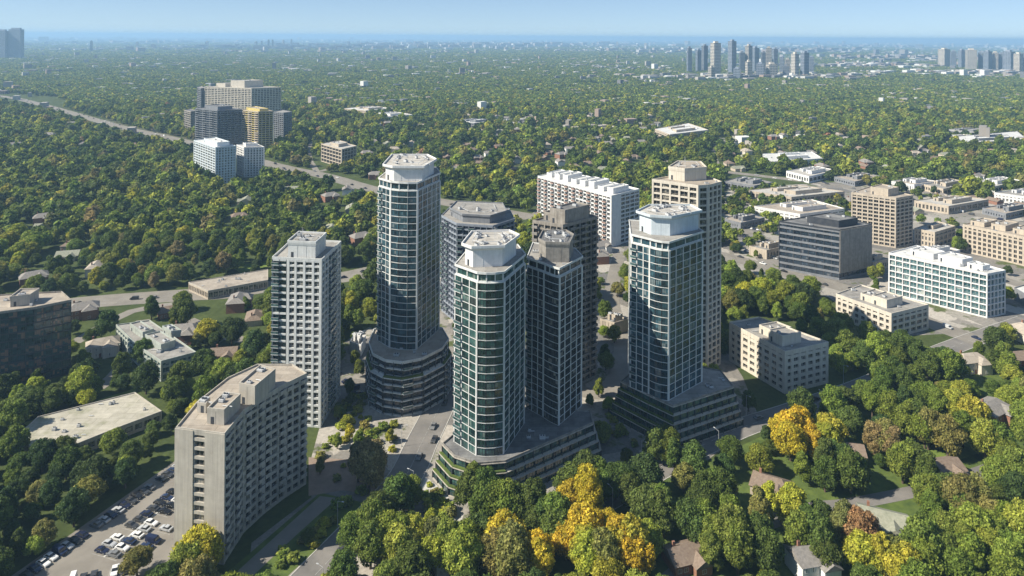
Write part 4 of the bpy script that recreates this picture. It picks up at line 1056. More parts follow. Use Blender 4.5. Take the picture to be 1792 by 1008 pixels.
for t in (0.62,):
    i = int(len(MAIN)*t); a, b2 = Vector(MAIN[i]), Vector(MAIN[i+1]); d = (b2-a).normalized(); nn = Vector((-d.y, d.x))
    for q in range(-6, 7):
        p = a + nn*(q*1.1); u, v_ = d*1.8, nn*0.28
        cw.face([(*(p-u-v_), 0.115), (*(p+u-v_), 0.115), (*(p+u+v_), 0.115), (*(p-u+v_), 0.115)])
tag(cw.build('crosswalk_stripe', M['marking']), kind='structure')

# ------------------------------------------------------------------ houses
def house_meshes(seed, w_, d_, h_, roofm, wallm, hip):
    r_ = random.Random(seed); out = []
    mb = MB(); mb.box(-w_/2, w_/2, -d_/2, d_/2, 0, h_)
    ww, ox = w_*0.45, w_*0.2
    mb.box(ox-ww/2, ox+ww/2, -d_/2-2.2, -d_/2, 0, h_*0.93); out.append(('wall', mb.mesh('wall', [M[wallm]]), []))
    def roofshape(mb, cx, cy, w2, d2, z, rise, along_x, hp, m=0):
        e = 0.5; x0, x1, y0, y1 = cx-w2/2-e, cx+w2/2+e, cy-d2/2-e, cy+d2/2+e
        if along_x: r0, r1 = (x0 + (d2*0.4 if hp else 0), cy), (x1 - (d2*0.4 if hp else 0), cy)
        else: r0, r1 = (cx, y0 + (w2*0.4 if hp else 0)), (cx, y1 - (w2*0.4 if hp else 0))
        A_, B_, C_, D_ = (x0,y0,z), (x1,y0,z), (x1,y1,z), (x0,y1,z); R0, R1 = (*r0, z+rise), (*r1, z+rise)
        if along_x: fs = [[A_,B_,R1,R0],[C_,D_,R0,R1],[B_,C_,R1],[D_,A_,R0],[D_,C_,B_,A_]]
        else: fs = [[B_,C_,R1,R0],[D_,A_,R0,R1],[A_,B_,R0],[C_,D_,R1],[D_,C_,B_,A_]]
        for f in fs: mb.face(f, m)
    mb = MB(); roofshape(mb, 0, 0, w_, d_, h_+0.02, d_*0.28, True, hip); roofshape(mb, ox, -d_/4-1.1, ww, d_/2+2.2, h_*0.93+0.02, ww*0.33, False, hip)
    ch = MB(); ch.box(-w_*0.3-0.4, -w_*0.3+0.4, d_*0.1, d_*0.1+0.6, h_+d_*0.1, h_+d_*0.28+1.0)
    out.append(('roof', mb.mesh('roof', [M[roofm]]), [('chimney', ch.mesh('chimney', [M['brick_red']]), (0,0,0))]))
    wm = window_mesh(1.4, 1.3, 'white_frame', 'glass_dark', 2, 0)
    for x in (-w_*0.38, -w_*0.2):
        for z in ((0.9,) if h_ < 4 else (0.9, 3.6)): out.append(('window', wm, (x, -d_/2-0.05, z)))
    out.append(('window', wm, (ox, -d_/2-2.25, 0.9)))
    dm = MB(); dm.box(-0.5, 0.5, -0.03, 0.06, 0, 2.05); out.append(('door', dm.mesh('door', [M['brick_red']]), (-w_*0.09, -d_/2-0.03, 0.05)))
    return out
HV = [house_meshes(1, 13, 9, 3.2, 'shingle_brown', 'beige', True), house_meshes(2, 15, 10, 5.6, 'shingle_grey', 'brick_red', True), house_meshes(3, 12, 9, 5.4, 'shingle_grey', 'white_wall', False),
      house_meshes(4, 14, 10, 3.3, 'shingle_green', 'beige', False), house_meshes(5, 12, 8.5, 3.2, 'shingle_brown', 'brick_red', False), house_meshes(6, 14, 9, 5.5, 'roof_tan', 'cream', True)]
HN = ['brown roofed bungalow', 'grey roofed brick house', 'white two storey house', 'mossy roofed house', 'brick bungalow', 'tan roofed house']
HOUSES = []
def house(x, y, rz, v, label=None, detail=True):
    e = empty('house', (x, y, 0), label, 'house', 'detached houses between the trees'); e.rotation_euler = (0, 0, rz)
    for nm, me, sub in HV[v]:
        if nm in ('window', 'door'):
            if detail: link(nm, me, e, sub)
        else:
            o = link(nm, me, e)
            for n2, m2, lc in (sub if isinstance(sub, list) else []): link(n2, m2, o, lc)
    HOUSES.append((x, y, e, v))
    return e
hw_, hx = None, None
for px, py, rz, v, lab in ((1735,735,0.5,1,'large grey roofed brick house at the picture edge beyond the yellow green trees'), (1350,862,-0.5,0,'brown roofed bungalow on a lit lawn below the yellow tree'),
        (1545,925,-0.4,3,'mossy green roofed house with big gable by the bright lawn'), (1200,985,0.3,4,'brown roofed bungalow half hidden right of the golden tree'),
        (1650,830,0.2,4,'brick bungalow in shade behind the leaning maples'), (1420,1000,0.2,2,'white house at the bottom edge under dark trees'), (790,985,0.4,2,'white house between the bright green and golden trees at the bottom'),
        (1790,860,0.4,5,'tan roofed house near the bottom corner'), (1480,800,-0.2,4,'brick bungalow in the deep shade behind the round green tree')):
    x, y = G(px, py); house(x, y, rz, v, lab)
HEXP = len(HOUSES)
# houses in the suburbs between the trees
hr = random.Random(21)
def in_any(polys, x, y): return any(poly_mask(p, np.array([x]), np.array([y]))[0] for p in polys)
foot_out = [inset(p, -m - 5) for p, m in FOOT]
HZ = [(gp((130,545),(470,500),(470,640),(350,650),(190,650)), 17), (gp((0,380),(120,380),(190,470),(120,520),(0,510)), 6), (gp((380,330),(650,340),(650,440),(560,400),(340,380)), 8), (gp((500,300),(660,250),(950,260),(1140,280),(1140,300),(930,300),(660,335)), 34),
      (gp((1262,240),(1800,240),(1800,330),(1480,310),(1262,300)), 52), (gp((600,200),(1200,205),(1200,255),(600,235)), 44), (gp((1045,430),(1100,430),(1095,640),(1050,640)), 7), (gp((0,205),(150,225),(330,270),(330,300),(0,260)), 14),
      (gp((1640,590),(1800,560),(1800,640),(1640,650)), 4), (gp((940,240),(1140,250),(1140,290),(940,280)), 10), (gp((1480,360),(1800,340),(1800,385),(1620,375)), 12)]
for poly, n in HZ:
    xs = [p[0] for p in poly]; ys = [p[1] for p in poly]; got = tries = 0
    while got < n and tries < n*40:
        tries += 1; x, y = hr.uniform(min(xs), max(xs)), hr.uniform(min(ys), max(ys))
        if not in_any([poly], x, y) or in_any(foot_out, x, y): continue
        if any((x-h[0])**2 + (y-h[1])**2 < 20**2 for h in HOUSES): continue
        if min(dist_line(l, np.array([x]), np.array([y]))[0] - w_/2 for l, w_ in ROADS.values()) < 8: continue
        house(x, y, hr.choice((0.2, 0.2 + math.pi/2, -1.3, 0.6)) + hr.uniform(-0.1, 0.1), hr.randrange(6), None, y < 420); got += 1

# ------------------------------------------------------------------ trees
def ico(level=1):
    t = (1 + 5**0.5)/2
    v = np.array([(-1,t,0),(1,t,0),(-1,-t,0),(1,-t,0),(0,-1,t),(0,1,t),(0,-1,-t),(0,1,-t),(t,0,-1),(t,0,1),(-t,0,-1),(-t,0,1)], float); v /= np.linalg.norm(v[0])
    f = [(0,11,5),(0,5,1),(0,1,7),(0,7,10),(0,10,11),(1,5,9),(5,11,4),(11,10,2),(10,7,6),(7,1,8),(3,9,4),(3,4,2),(3,2,6),(3,6,8),(3,8,9),(4,9,5),(2,4,11),(6,2,10),(8,6,7),(9,8,1)]
    return v, f
ICO = ico()
def crown_arrays(rng, n_leaf, leaf, rad=5.0, hgt=8.5, base=2.6, lobes=11, squash=1.0, core=True, ragged=0.36):
    """leaf sprays gathered in uneven clumps; returns quad corners and a lightness per leaf"""
    C, S = [], []
    for k in range(lobes):
        a = 2*math.pi*(k*0.618 + rng.uniform(-0.08, 0.08)); hgt_t = (k + 0.5)/lobes
        u = math.sin(math.pi*min(1, 0.22 + 0.72*hgt_t))**0.8
        rr_ = rad*0.62*u*rng.uniform(0.75, 1.12)
        C.append((rr_*math.cos(a), rr_*math.sin(a), base + hgt*(0.16 + 0.70*hgt_t))); S.append(rad*rng.uniform(0.28, 0.52)*(1.05 - 0.3*hgt_t)*(11/max(11, lobes))**0.42)
    C.append((0, 0, base + hgt*0.5)); S.append(rad*0.55)
    C, S = np.array(C), np.array(S)
    pick = rng.choice(len(S), n_leaf, p=S**2/np.sum(S**2))
    d = rng.normal(size=(n_leaf, 3)); d[:, 2] += 0.25; d /= np.linalg.norm(d, axis=1)[:, None]
    r = S[pick]*(1.0 + rng.normal(0, ragged*0.45, n_leaf)).clip(0.55, 1.35)
    p = C[pick] + d*r[:, None]*np.array([1, 1, 0.85*squash])
    nrm = d + rng.normal(0, 0.55, (n_leaf, 3)); nrm /= np.linalg.norm(nrm, axis=1)[:, None]
    t = np.cross(nrm, rng.normal(size=(n_leaf, 3))); t /= np.linalg.norm(t, axis=1)[:, None]; b = np.cross(nrm, t)
    s = leaf*rng.uniform(0.4, 1.45, n_leaf)[:, None]; s2 = s*rng.uniform(0.45, 0.8, n_leaf)[:, None]
    q = np.stack([p - t*s, p - b*s2, p + t*s, p + b*s2], 1)
    var = (0.85 + 0.3*rng.random(len(S)))[pick]*rng.uniform(0.55, 1.5, n_leaf)
    V, Fc, Vr = [q.reshape(-1, 3)], [tuple(range(4*i, 4*i+4)) for i in range(n_leaf)], [var]
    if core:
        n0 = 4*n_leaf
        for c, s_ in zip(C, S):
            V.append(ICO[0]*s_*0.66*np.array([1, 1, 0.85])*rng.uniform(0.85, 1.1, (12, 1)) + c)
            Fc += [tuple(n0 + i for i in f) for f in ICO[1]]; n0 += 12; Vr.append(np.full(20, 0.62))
    return np.concatenate(V), Fc, np.concatenate(Vr)
def leaf_mesh(name, V, Fc, var, tint=None, mat='leaf'):
    me = bpy.data.meshes.new(name)
    me.from_pydata(V.tolist(), [], Fc); me.materials.append(M[mat])
    a = me.attributes.new('leafvar', 'FLOAT_COLOR', 'FACE')
    c = np.ones((len(Fc), 4), np.float32); c[:, :3] = var[:, None]; a.data.foreach_set('color', c.ravel())
    if tint is not None:
        a = me.attributes.new('tint', 'FLOAT_COLOR', 'FACE'); c = np.ones((len(Fc), 4), np.float32); c[:, :3] = tint; a.data.foreach_set('color', c.ravel())
    me.update(); return me
rg = np.random.default_rng(4)
CROWN = []
SHAPES = [(5.0,8.5,2.4,19,1.0),(5.2,8.0,2.2,22,1.0),(4.6,9.5,2.2,20,1.1),(5.6,7.4,2.6,24,0.9),(4.2,10.4,1.8,18,1.2),(5.0,9.0,2.4,21,1.0),(5.4,8.2,2.2,26,0.95),(4.8,8.8,2.0,17,1.05),(3.4,9.6,1.4,16,1.2),(5.2,9.2,2.6,28,1.0)]
for rad, hg, bs, lb, sq in SHAPES:
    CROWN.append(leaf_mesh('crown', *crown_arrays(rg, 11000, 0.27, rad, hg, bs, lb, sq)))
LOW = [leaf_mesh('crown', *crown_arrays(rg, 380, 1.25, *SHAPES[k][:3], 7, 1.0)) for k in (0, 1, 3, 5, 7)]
TRUNK = []
for k in range(3):
    r_ = random.Random(k); mb = MB(); mb.tube((0,0,-0.2), (0.1,0.05,3.2), 0.38, 0.26, 7); mb.tube((0.1,0.05,3.1), (0.2,-0.1,7.0), 0.26, 0.10, 6)
    for j in range(5):
        a = j*1.26 + r_.uniform(-0.3, 0.3); z = 2.6 + j*0.7; mb.tube((0.12, 0.03, z), (math.cos(a)*2.6, math.sin(a)*2.6, z + 2.4), 0.14, 0.05, 5)
    TRUNK.append(mb.mesh('trunk', M['bark'], True))

VIS = []
def px_strip(ln, up, dn):
    q = [PX(x, y, 0) for x, y in ln if y > 60]; q = [p for p in q if -60 < p[0] < 1860]
    if len(q) > 1: VIS.append([(p[0], p[1] - up) for p in q] + [(p[0], p[1] + dn) for p in reversed(q)])
for k_, up, dn in ((2, 5, 7), (3, 5, 6), (4, 5, 3), (5, 4, 4)): px_strip(ROADS[k_][0], up, dn)
VIS += [[(15,1015),(316,808),(316,975),(245,990),(240,1015)], [(300,745),(537,650),(548,862),(470,1000),(400,1015),(318,1000)],
       [(545,870),(545,790),(600,700),(640,740),(700,700),(790,640),(800,700),(764,800),(764,835),(800,850),(812,905),(800,925),(735,905),(745,860),(700,840),(655,870),(600,870)],
       [(640,880),(668,870),(600,960),(560,1012),(490,1012),(560,930)], [(1276,566),(1328,556),(1450,600),(1446,655),(1376,690),(1290,655)], [(1463,515),(1507,500),(1625,535),(1618,572),(1556,584),(1468,552)],
       [(1555,443),(1604,430),(1760,475),(1757,545),(1727,556),(1557,500)], [(1363,386),(1442,375),(1526,394),(1522,482),(1467,490),(1362,466)], [(236,680),(280,712),(180,748),(110,765),(50,770),(40,735)],
       [(203,566),(262,558),(346,618),(342,642),(283,660),(215,610)], [(-5,512),(126,524),(122,600),(90,640),(-5,640)], [(325,492),(470,470),(475,505),(364,516)], [(765,800),(835,760),(880,830),(822,868),(775,850)],
       [(1075,690),(1100,660),(1190,700),(1290,690),(1345,738),(1210,790),(1186,775),(1130,765),(1085,740)], [(1490,337),(1598,340),(1597,430),(1568,432),(1490,400)], [(1685,392),(1800,400),(1800,462),(1686,440)],
       [(940,305),(1119,332),(1119,418),(1072,424),(1050,370),(940,380)], [(339,244),(463,254),(463,310),(376,322),(339,290)], [(342,185),(510,193),(510,235),(478,258),(342,244)],
       [(1310,835),(1385,830),(1400,880),(1320,875)], [(1490,880),(1590,870),(1605,960),(1510,960)], [(1705,695),(1765,690),(1765,745),(1700,745)], [(1075,905),(1115,905),(1115,950),(1075,950)], [(1160,940),(1230,930),(1235,985),(1170,990)], [(470,660),(600,640),(610,740),(545,770)],
       [(640,590),(790,580),(790,700),(700,735),(640,700)], [(793,700),(925,700),(1030,700),(1045,770),(900,835),(793,830)], [(562,248),(625,252),(620,285),(565,280)], [(1600,388),(1672,395),(1668,430),(1600,430)], [(775,365),(900,380),(900,450),(800,470)]]
PAL = {'dark green': (0.098,0.142,0.030), 'mid green': (0.162,0.215,0.038), 'bright green': (0.245,0.295,0.048), 'yellow green': (0.34,0.35,0.048), 'olive': (0.23,0.225,0.065),
       'golden yellow': (0.50,0.38,0.035), 'brown tinged': (0.26,0.215,0.10), 'russet': (0.31,0.18,0.09), 'deep green': (0.064,0.106,0.030), 'lemon green': (0.41,0.40,0.05)}
PN = list(PAL); PW = np.array([0.26, 0.30, 0.18, 0.07, 0.09, 0.0006, 0.014, 0.002, 0.11, 0.004]); PW = PW/PW.sum()
EXPL = [(575,705,13,'bright green',8),(592,735,13,'mid green',8),(607,748,12,'yellow green',1),(628,785,14,'mid green',4),(682,775,13,'yellow green',8),(1048,695,15,'mid green',8),(1066,722,14,'bright green',1),(950,685,13,'mid green',4),(1245,730,16,'dark green',7),(1060,648,16,'mid green',0),(1075,600,15,'bright green',2),(1058,560,15,'mid green',5),(1080,520,14,'olive',1),(620,640,14,'mid green',8),(612,690,13,'dark green',4),(560,830,14,'olive',8),(1310,720,16,'dark green',2),(752,905,10,'bright green',8),(640,975,58,'mid green',0),(745,985,62,'yellow green',1),(690,985,50,'bright green',5),(800,1000,48,'bright green',3),(695,905,36,'dark green',7),(660,938,36,'dark green',2),(720,890,26,'mid green',7),(840,905,46,'dark green',0),(880,925,40,'mid green',5),(925,930,52,'dark green',9),(965,950,42,'mid green',1),
    (1020,905,48,'golden yellow',2),(1010,985,50,'golden yellow',0),(1060,985,60,'golden yellow',3),(1095,1000,44,'golden yellow',1),(1045,1020,55,'yellow green',1),(880,985,42,'golden yellow',3),(935,1010,44,'golden yellow',6),(885,1015,46,'olive',0),(840,970,34,'deep green',7),
    (1150,930,40,'dark green',2),(1165,815,46,'dark green',6),(1215,845,34,'dark green',4),(1405,795,58,'golden yellow',6),(1450,785,30,'lemon green',1),(1465,848,58,'dark green',3),(1255,905,56,'dark green',9),(1270,985,60,'mid green',0),(1225,960,45,'mid green',2),(1320,985,50,'dark green',5),(1330,930,34,'olive',8),
    (1420,985,56,'dark green',1),(1385,920,34,'yellow green',7),(1490,962,42,'russet',3),(1480,925,22,'lemon green',8),(1510,1010,40,'lemon green',1),(1560,1025,48,'lemon green',3),(1650,905,58,'mid green',0),(1600,850,48,'mid green',6),(1720,1000,86,'bright green',3),(1640,1010,64,'mid green',1),(1780,980,70,'bright green',0),
    (1700,920,52,'olive',9),(1770,870,50,'bright green',5),(1680,745,38,'yellow green',1),(1620,730,42,'mid green',2),(1560,690,40,'mid green',0),(1540,735,34,'mid green',3),(1600,775,40,'mid green',7),(1545,800,38,'brown tinged',6),(1640,790,40,'olive',3),(1740,810,42,'bright green',1),(1640,665,44,'dark green',0),(1585,640,46,'dark green',6),
    (640,848,42,'brown tinged',3),(590,785,14,'bright green',8),(352,1012,42,'lemon green',3),(240,1008,26,'olive',3),(330,1030,40,'bright green',1),(1610,965,26,'mid green',8),(560,735,14,'mid green',8),(612,770,14,'lemon green',8),(1270,890,30,'olive',8),(1345,900,26,'lemon green',8),(1090,880,40,'dark green',0),(1040,870,40,'dark green',5),(1130,870,36,'deep green',6),(1000,885,34,'dark green',7),
    (830,880,30,'mid green',4),(1725,745,20,'yellow green',8),(250,640,22,'dark green',2),(265,560,18,'dark green',4),(320,545,18,'mid green',0),(430,545,12,'mid green',8)]
T = []          # x, y, scale, zscale, rot, colour, shape, explicit
for px, py, rpx, colr, shp in EXPL:
    x, y = G(px, py); s = (rpx*y/F)/5.1
    if s > 1.45:
        nq = max(3, round((s/1.0)**2 + 0.5))
        for q in range(nq):
            an = q*2.4 + 0.4; rd = max(1.5, (s - 0.85)*5.0)*math.sqrt((q + 0.4)/nq)*1.15; s9 = rg.uniform(0.95, 1.3)
            T.append((x + math.cos(an)*rd, y + math.sin(an)*rd, s9, s9*(1.25 - 0.3*(q/nq)), rg.uniform(0, 6.28), colr if rg.random() < 0.8 else {'golden yellow': 'lemon green', 'bright green': 'mid green', 'mid green': 'dark green', 'dark green': 'mid green'}.get(colr, 'olive'), (shp + q) % 10, True))
    else: T.append((x, y, s, s*rg.uniform(0.92, 1.08), rg.uniform(0, 6.28), colr, shp, True))
def scatter(y0, y1, step, dens_margin=1.12):
    ys = np.arange(y0, y1, step); X, Y = [], []
    for yy in ys:
        hw2 = yy*0.75*dens_margin + 20; xs = np.arange(-hw2, hw2, step); X.append(xs); Y.append(np.full(xs.shape, yy))
    X, Y = np.concatenate(X), np.concatenate(Y)
    return X + rg.uniform(-0.5, 0.5, X.shape)*step*0.95, Y + rg.uniform(-0.5, 0.5, Y.shape)*step*0.95
def vnoise(X, Y, sc_):
    v = np.zeros(X.shape)
    for k in range(5):
        a = 1.1 + k*1.9; v += np.sin((X*math.cos(a) + Y*math.sin(a))/sc_*(1 + 0.37*k) + k*2.1)
    return v/5
def keep_mask(X, Y, Z=6.0, urban=True, near=True):
    k = np.ones(X.shape, bool); den = np.ones(X.shape)
    for poly, dn in ((CENTRAL, 0.34), (URB, 0.62), (gp((130,535),(470,490),(470,640),(350,650),(190,650)), 0.9), (gp((1262,470),(1450,500),(1545,590),(1640,585),(1460,640),(1300,600),(1262,600)), 1.0),
                     (gp((1045,430),(1105,430),(1095,650),(1045,640)), 0.75), (gp((1262,240),(1800,240),(1800,340),(1480,318),(1262,300)), 0.8), (gp((500,300),(660,250),(950,260),(930,340),(660,335)), 0.8)):
        den[poly_mask(poly, X, Y)] = dn
    k &= rg.random(X.shape) < den*(0.97 - 0.10*(vnoise(X, Y, 60) > 0.35))
    for poly, m in FOOT:
        c = centre(poly); sel = (np.abs(X-c[0]) < 120) & (np.abs(Y-c[1]) < 120) & k
        if sel.any():
            idx = np.where(sel)[0]; k[idx[poly_mask(inset(poly, -m), X[idx], Y[idx])]] = False
    k &= ~poly_mask(LOT, X, Y)
    for ln, w_ in ROADS.values(): k &= dist_line(ln, X, Y) > w_/2 + 3.2
    for hx_, hy_, _, _ in HOUSES:
        k &= ~((np.abs(X-hx_) < 9) & (Y < hy_+7) & (Y > hy_-7-hy_*(0.028 if hy_ < 450 else 0.05)))
    for cx_, cy_ in CARS: 
        if cy_ < 330: k &= (X-cx_)**2 + (Y-cy_)**2 > 16
    if near:
        for z in (2.0, 6.0, 10.0):
            v0 = F*(CAM_H - z)/Y; u0 = F*X/Y
            px = 896 + u0*math.cos(ROLL) - v0*math.sin(ROLL); py = HY + u0*math.sin(ROLL) + v0*math.cos(ROLL)
            for poly in VIS: k &= ~poly_mask(poly, px, py)
    return k
X, Y = scatter(170, 330, 7.6); kk = keep_mask(X, Y); X, Y = X[kk], Y[kk]
ex = np.array([(t[0], t[1], t[2]) for t in T])
dmin = np.min(np.hypot(X[:, None]-ex[None, :, 0], Y[:, None]-ex[None, :, 1]) - 4.2*ex[None, :, 2], axis=1)
X, Y = X[dmin > 1.5], Y[dmin > 1.5]
X2, Y2 = scatter(330, 1500, 9.0); kk = keep_mask(X2, Y2); X, Y = np.concatenate([X, X2[kk]]), np.concatenate([Y, Y2[kk]])
cn = vnoise(X, Y, 45); URBm, CENm = poly_mask(URB, X, Y), poly_mask(CENTRAL, X, Y)
for i in range(len(X)):
    w_ = PW.copy()
    if cn[i] > 0.15: w_[[2, 3, 9]] *= 2.2
    if cn[i] < -0.25: w_[[0, 8]] *= 2.2
    px, py = PX(X[i], Y[i], 5)
    if px < 320 and py > 700: w_[[0, 4, 8]] *= 2.5; w_[[3, 9, 5]] *= 0.3
    if px < 420 and 330 < py < 520: w_[[3, 6, 9]] *= 1.6
    s = (0.55 + 0.75*rg.random()**1.4)*(1.0 if Y[i] < 330 else 1.15)*(1.0 if Y[i] < 700 else 1.12)*(0.72 if (URBm[i] or CENm[i]) else 1.0)
    T.append((X[i], Y[i], s, s*rg.uniform(0.85, 1.15), rg.uniform(0, 6.28), PN[rg.choice(len(PN), p=w_/w_.sum())], int(rg.integers(0, len(CROWN))), False))
def jit(c): 
    k = rg.uniform(0.82, 1.2); return (c[0]*k*rg.uniform(0.9, 1.12), c[1]*k, c[2]*k*rg.uniform(0.85, 1.15))
def inframe(t):
    px, py = PX(t[0], t[1], 6); return -20 < px < 1812 and py < 1045
order = sorted(range(len(T)), key=lambda i: (not inframe(T[i]), not T[i][7], T[i][1]/max(0.5, T[i][2])))
single = set(order[:298])
LAND = [('long grey slab', 400, 940), ('car park', 150, 960), ('pale roofed warehouse', 150, 750), ('slim white tower', 560, 745), ('rounded podium', 700, 715), ('planted podium corner', 800, 850), ('stepped podium', 1185, 770), ('low cream office block', 1375, 690),
        ('small cream block', 1555, 585), ('brown roofed bungalow', 1350, 862), ('mossy roofed house', 1545, 925), ('grey brick house', 1735, 735), ('pale terraced block', 283, 655), ('dark mirror block', 80, 650),
        ('main street', 730, 800), ('large golden tree', 1050, 985), ('shared twin podium', 1000, 790), ('bright lawn', 1640, 800)]
rows = {}
SZ = lambda s: 'small' if s < 0.75 else ('large' if s > 1.02 else 'medium')
crown_src = {}
for i in single:
    x, y, s, sz_, rot, colr, shp, _ex = T[i]
    px, py = PX(x, y, 0); nm, lx, ly = min(LAND, key=lambda q: (q[1]-px)**2 + ((q[2]-py)*1.5)**2)
    rel = ('right of' if px > lx else 'left of') if abs(px-lx) > 1.4*abs(py-ly) else ('behind' if py < ly else 'in front of')
    e = empty('tree', (x, y, 0), None, 'tree', 'trees around the towers'); e.rotation_euler = (0, 0, rot); e.scale = (s, s, sz_)
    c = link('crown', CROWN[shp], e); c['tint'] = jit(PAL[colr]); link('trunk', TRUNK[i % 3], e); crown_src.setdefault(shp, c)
    rows.setdefault(f'{SZ(s)} {"spire-shaped " if shp in (4, 8) else ""}{colr} tree {rel} the {nm}', []).append((px, e))
for lab, lst in rows.items():
    lst.sort(key=lambda t: t[0])
    for k, (_, e) in enumerate(lst): e['label'] = lab + (f', {ordn[min(k, 25)]} from the left' if len(lst) > 1 else '')
hrow = {}
for x, y, e, v in HOUSES[HEXP:]:
    px, py = PX(x, y, 0); L2 = LAND + [('long white slab', 1030, 400), ('beige apartment tower', 1545, 420), ('far highway', 560, 310), ('white school building', 1390, 280), ('far left slabs', 430, 290), ('tallest tower', 715, 300), ('cream tower', 1200, 330), ('white stepped hall', 1190, 235), ('bright white hall row', 1720, 245)]
    nm, lx, ly = min(L2, key=lambda q: (q[1]-px)**2 + ((q[2]-py)*2)**2)
    rel = ('right of' if px > lx else 'left of') if abs(px-lx) > 2*abs(py-ly) else ('behind' if py < ly else 'in front of')
    hrow.setdefault(f'{HN[v]} {rel} the {nm}', []).append((px, e))
for lab, lst in hrow.items():
    lst.sort(key=lambda t: t[0])
    for k, (_, e) in enumerate(lst): e['label'] = lab + (f', {ordn[min(k, 25)]} from the left' if len(lst) > 1 else '')
# shrubs in the plaza and on terraces
sr = random.Random(8); shr = []
for poly, n in ((gp((600,700),(650,690),(640,790),(560,790)), 22), (gp((740,840),(770,850),(800,900),(780,930),(740,880)), 18), (gp((1080,745),(1130,770),(1150,800),(1060,770)), 8), (gp((1040,700),(1075,690),(1080,740),(1050,750)), 6),
                (gp((545,800),(600,790),(700,850),(650,870),(560,850)), 5), (gp((620,740),(700,745),(690,790),(640,790)), 14), (gp((600,880),(628,880),(500,1000),(470,990)), 16)):
    xs = [p[0] for p in poly]; ys = [p[1] for p in poly]; got = 0
    for _ in range(400):
        if got >= n: break
        x, y = sr.uniform(min(xs), max(xs)), sr.uniform(min(ys), max(ys))
        if not in_any([poly], x, y) or in_any([inset(p, -1.5) for p, _m in FOOT], x, y) or min(dist_line(l, np.array([x]), np.array([y]))[0] - w2/2 for l, w2 in ROADS.values()) < 1.2: continue
        s = sr.uniform(0.2, 0.42); colr = sr.choice(['bright green', 'yellow green', 'mid green', 'olive'])
        e = empty('shrub', (x, y, -0.35), None, 'shrub', 'shrubs planted around the towers'); e.scale = (s*1.2, s*1.2, s*0.8)
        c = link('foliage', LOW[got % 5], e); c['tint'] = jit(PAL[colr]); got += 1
        px, py = PX(x, y, 0); nm, lx, ly = min(LAND, key=lambda q: (q[1]-px)**2 + (q[2]-py)**2); shr.append((f'small {colr} shrub on paving near the {nm}', px, e))
for lab in sorted({s[0] for s in shr}):
    lst = sorted([s for s in shr if s[0] == lab], key=lambda t: t[1])
    for k, (_, _, e) in enumerate(lst): e['label'] = lab + (f', {ordn[min(k, 25)]} from the left' if len(lst) > 1 else '')

# ------------------------------------------------------------------ the woods beyond, one object of instanced crowns
def wood_piece(name, me, x, y, tint=None, s=1.0):
    o = link(name, me, None, (x, y, 0)); o['kind'] = 'stuff'
    if tint: o['tint'] = tint
    return o
def instancer(name, pts, tint, rot, scl, pick, sources):
    me = bpy.data.meshes.new(name); me.vertices.add(len(pts)); me.vertices.foreach_set('co', np.asarray(pts, np.float32).ravel())
    a = me.attributes.new('tint', 'FLOAT_COLOR', 'POINT'); c = np.ones((len(pts), 4), np.float32); c[:, :3] = tint; a.data.foreach_set('color', c.ravel())
    r = np.zeros((len(pts), 3), np.float32); r[:, 2] = rot; me.attributes.new('spin', 'FLOAT_VECTOR', 'POINT').data.foreach_set('vector', r.ravel())
    me.attributes.new('size', 'FLOAT_VECTOR', 'POINT').data.foreach_set('vector', np.asarray(scl, np.float32).ravel())
    me.attributes.new('pick', 'INT', 'POINT').data.foreach_set('value', np.asarray(pick, np.int32))
    o = link(name, me); o['kind'] = 'stuff'
    ng = bpy.data.node_groups.new(name + ' nodes', 'GeometryNodeTree')
    ng.interface.new_socket('Geometry', in_out='INPUT', socket_type='NodeSocketGeometry'); ng.interface.new_socket('Geometry', in_out='OUTPUT', socket_type='NodeSocketGeometry')
    gi, go = ng.nodes.new('NodeGroupInput'), ng.nodes.new('NodeGroupOutput')
    iop = ng.nodes.new('GeometryNodeInstanceOnPoints'); g2i = ng.nodes.new('GeometryNodeJoinGeometry')
    for s in reversed(sources):
        oi = ng.nodes.new('GeometryNodeObjectInfo'); oi.transform_space = 'ORIGINAL'; oi.inputs['Object'].default_value = s; oi.inputs['As Instance'].default_value = True
        ng.links.new(oi.outputs['Geometry'], g2i.inputs[0])
    ng.links.new(gi.outputs[0], iop.inputs['Points']); ng.links.new(g2i.outputs[0], iop.inputs['Instance'])
    iop.inputs['Pick Instance'].default_value = True
    for nm, ty, sock in (('pick', 'INT', 'Instance Index'), ('spin', 'FLOAT_VECTOR', 'Rotation'), ('size', 'FLOAT_VECTOR', 'Scale')):
        na = ng.nodes.new('GeometryNodeInputNamedAttribute'); na.data_type = ty; na.inputs['Name'].default_value = nm
        src = [s_ for s_ in na.outputs if s_.enabled and s_.name == 'Attribute'][0]
        ng.links.new(src, iop.inputs[sock])
    ng.links.new(iop.outputs[0], go.inputs[0])
    md = o.modifiers.new('scatter', 'NODES'); md.node_group = ng
    return o
rest = [T[i] for i in range(len(T)) if i not in single]
lowobj = []
for k, me in enumerate(LOW):
    x, y = G(700 + 40*k, 250); lowobj.append(wood_piece('thicket', me, x, y, PAL['mid green']))
srcs = [crown_src[k] for k in sorted(crown_src)] + lowobj
nh = len(crown_src)
pick = [(list(sorted(crown_src)).index(t[6]) if t[6] in crown_src else 0) if t[1] < 520 else nh + (t[6] % len(LOW)) for t in rest]
instancer('woodland_trees', [(t[0], t[1], 0) for t in rest], np.array([jit(PAL[t[5]]) for t in rest]), [t[4] for t in rest], [(t[2]*1.02, t[2]*1.02, t[3]) for t in rest], pick, srcs)
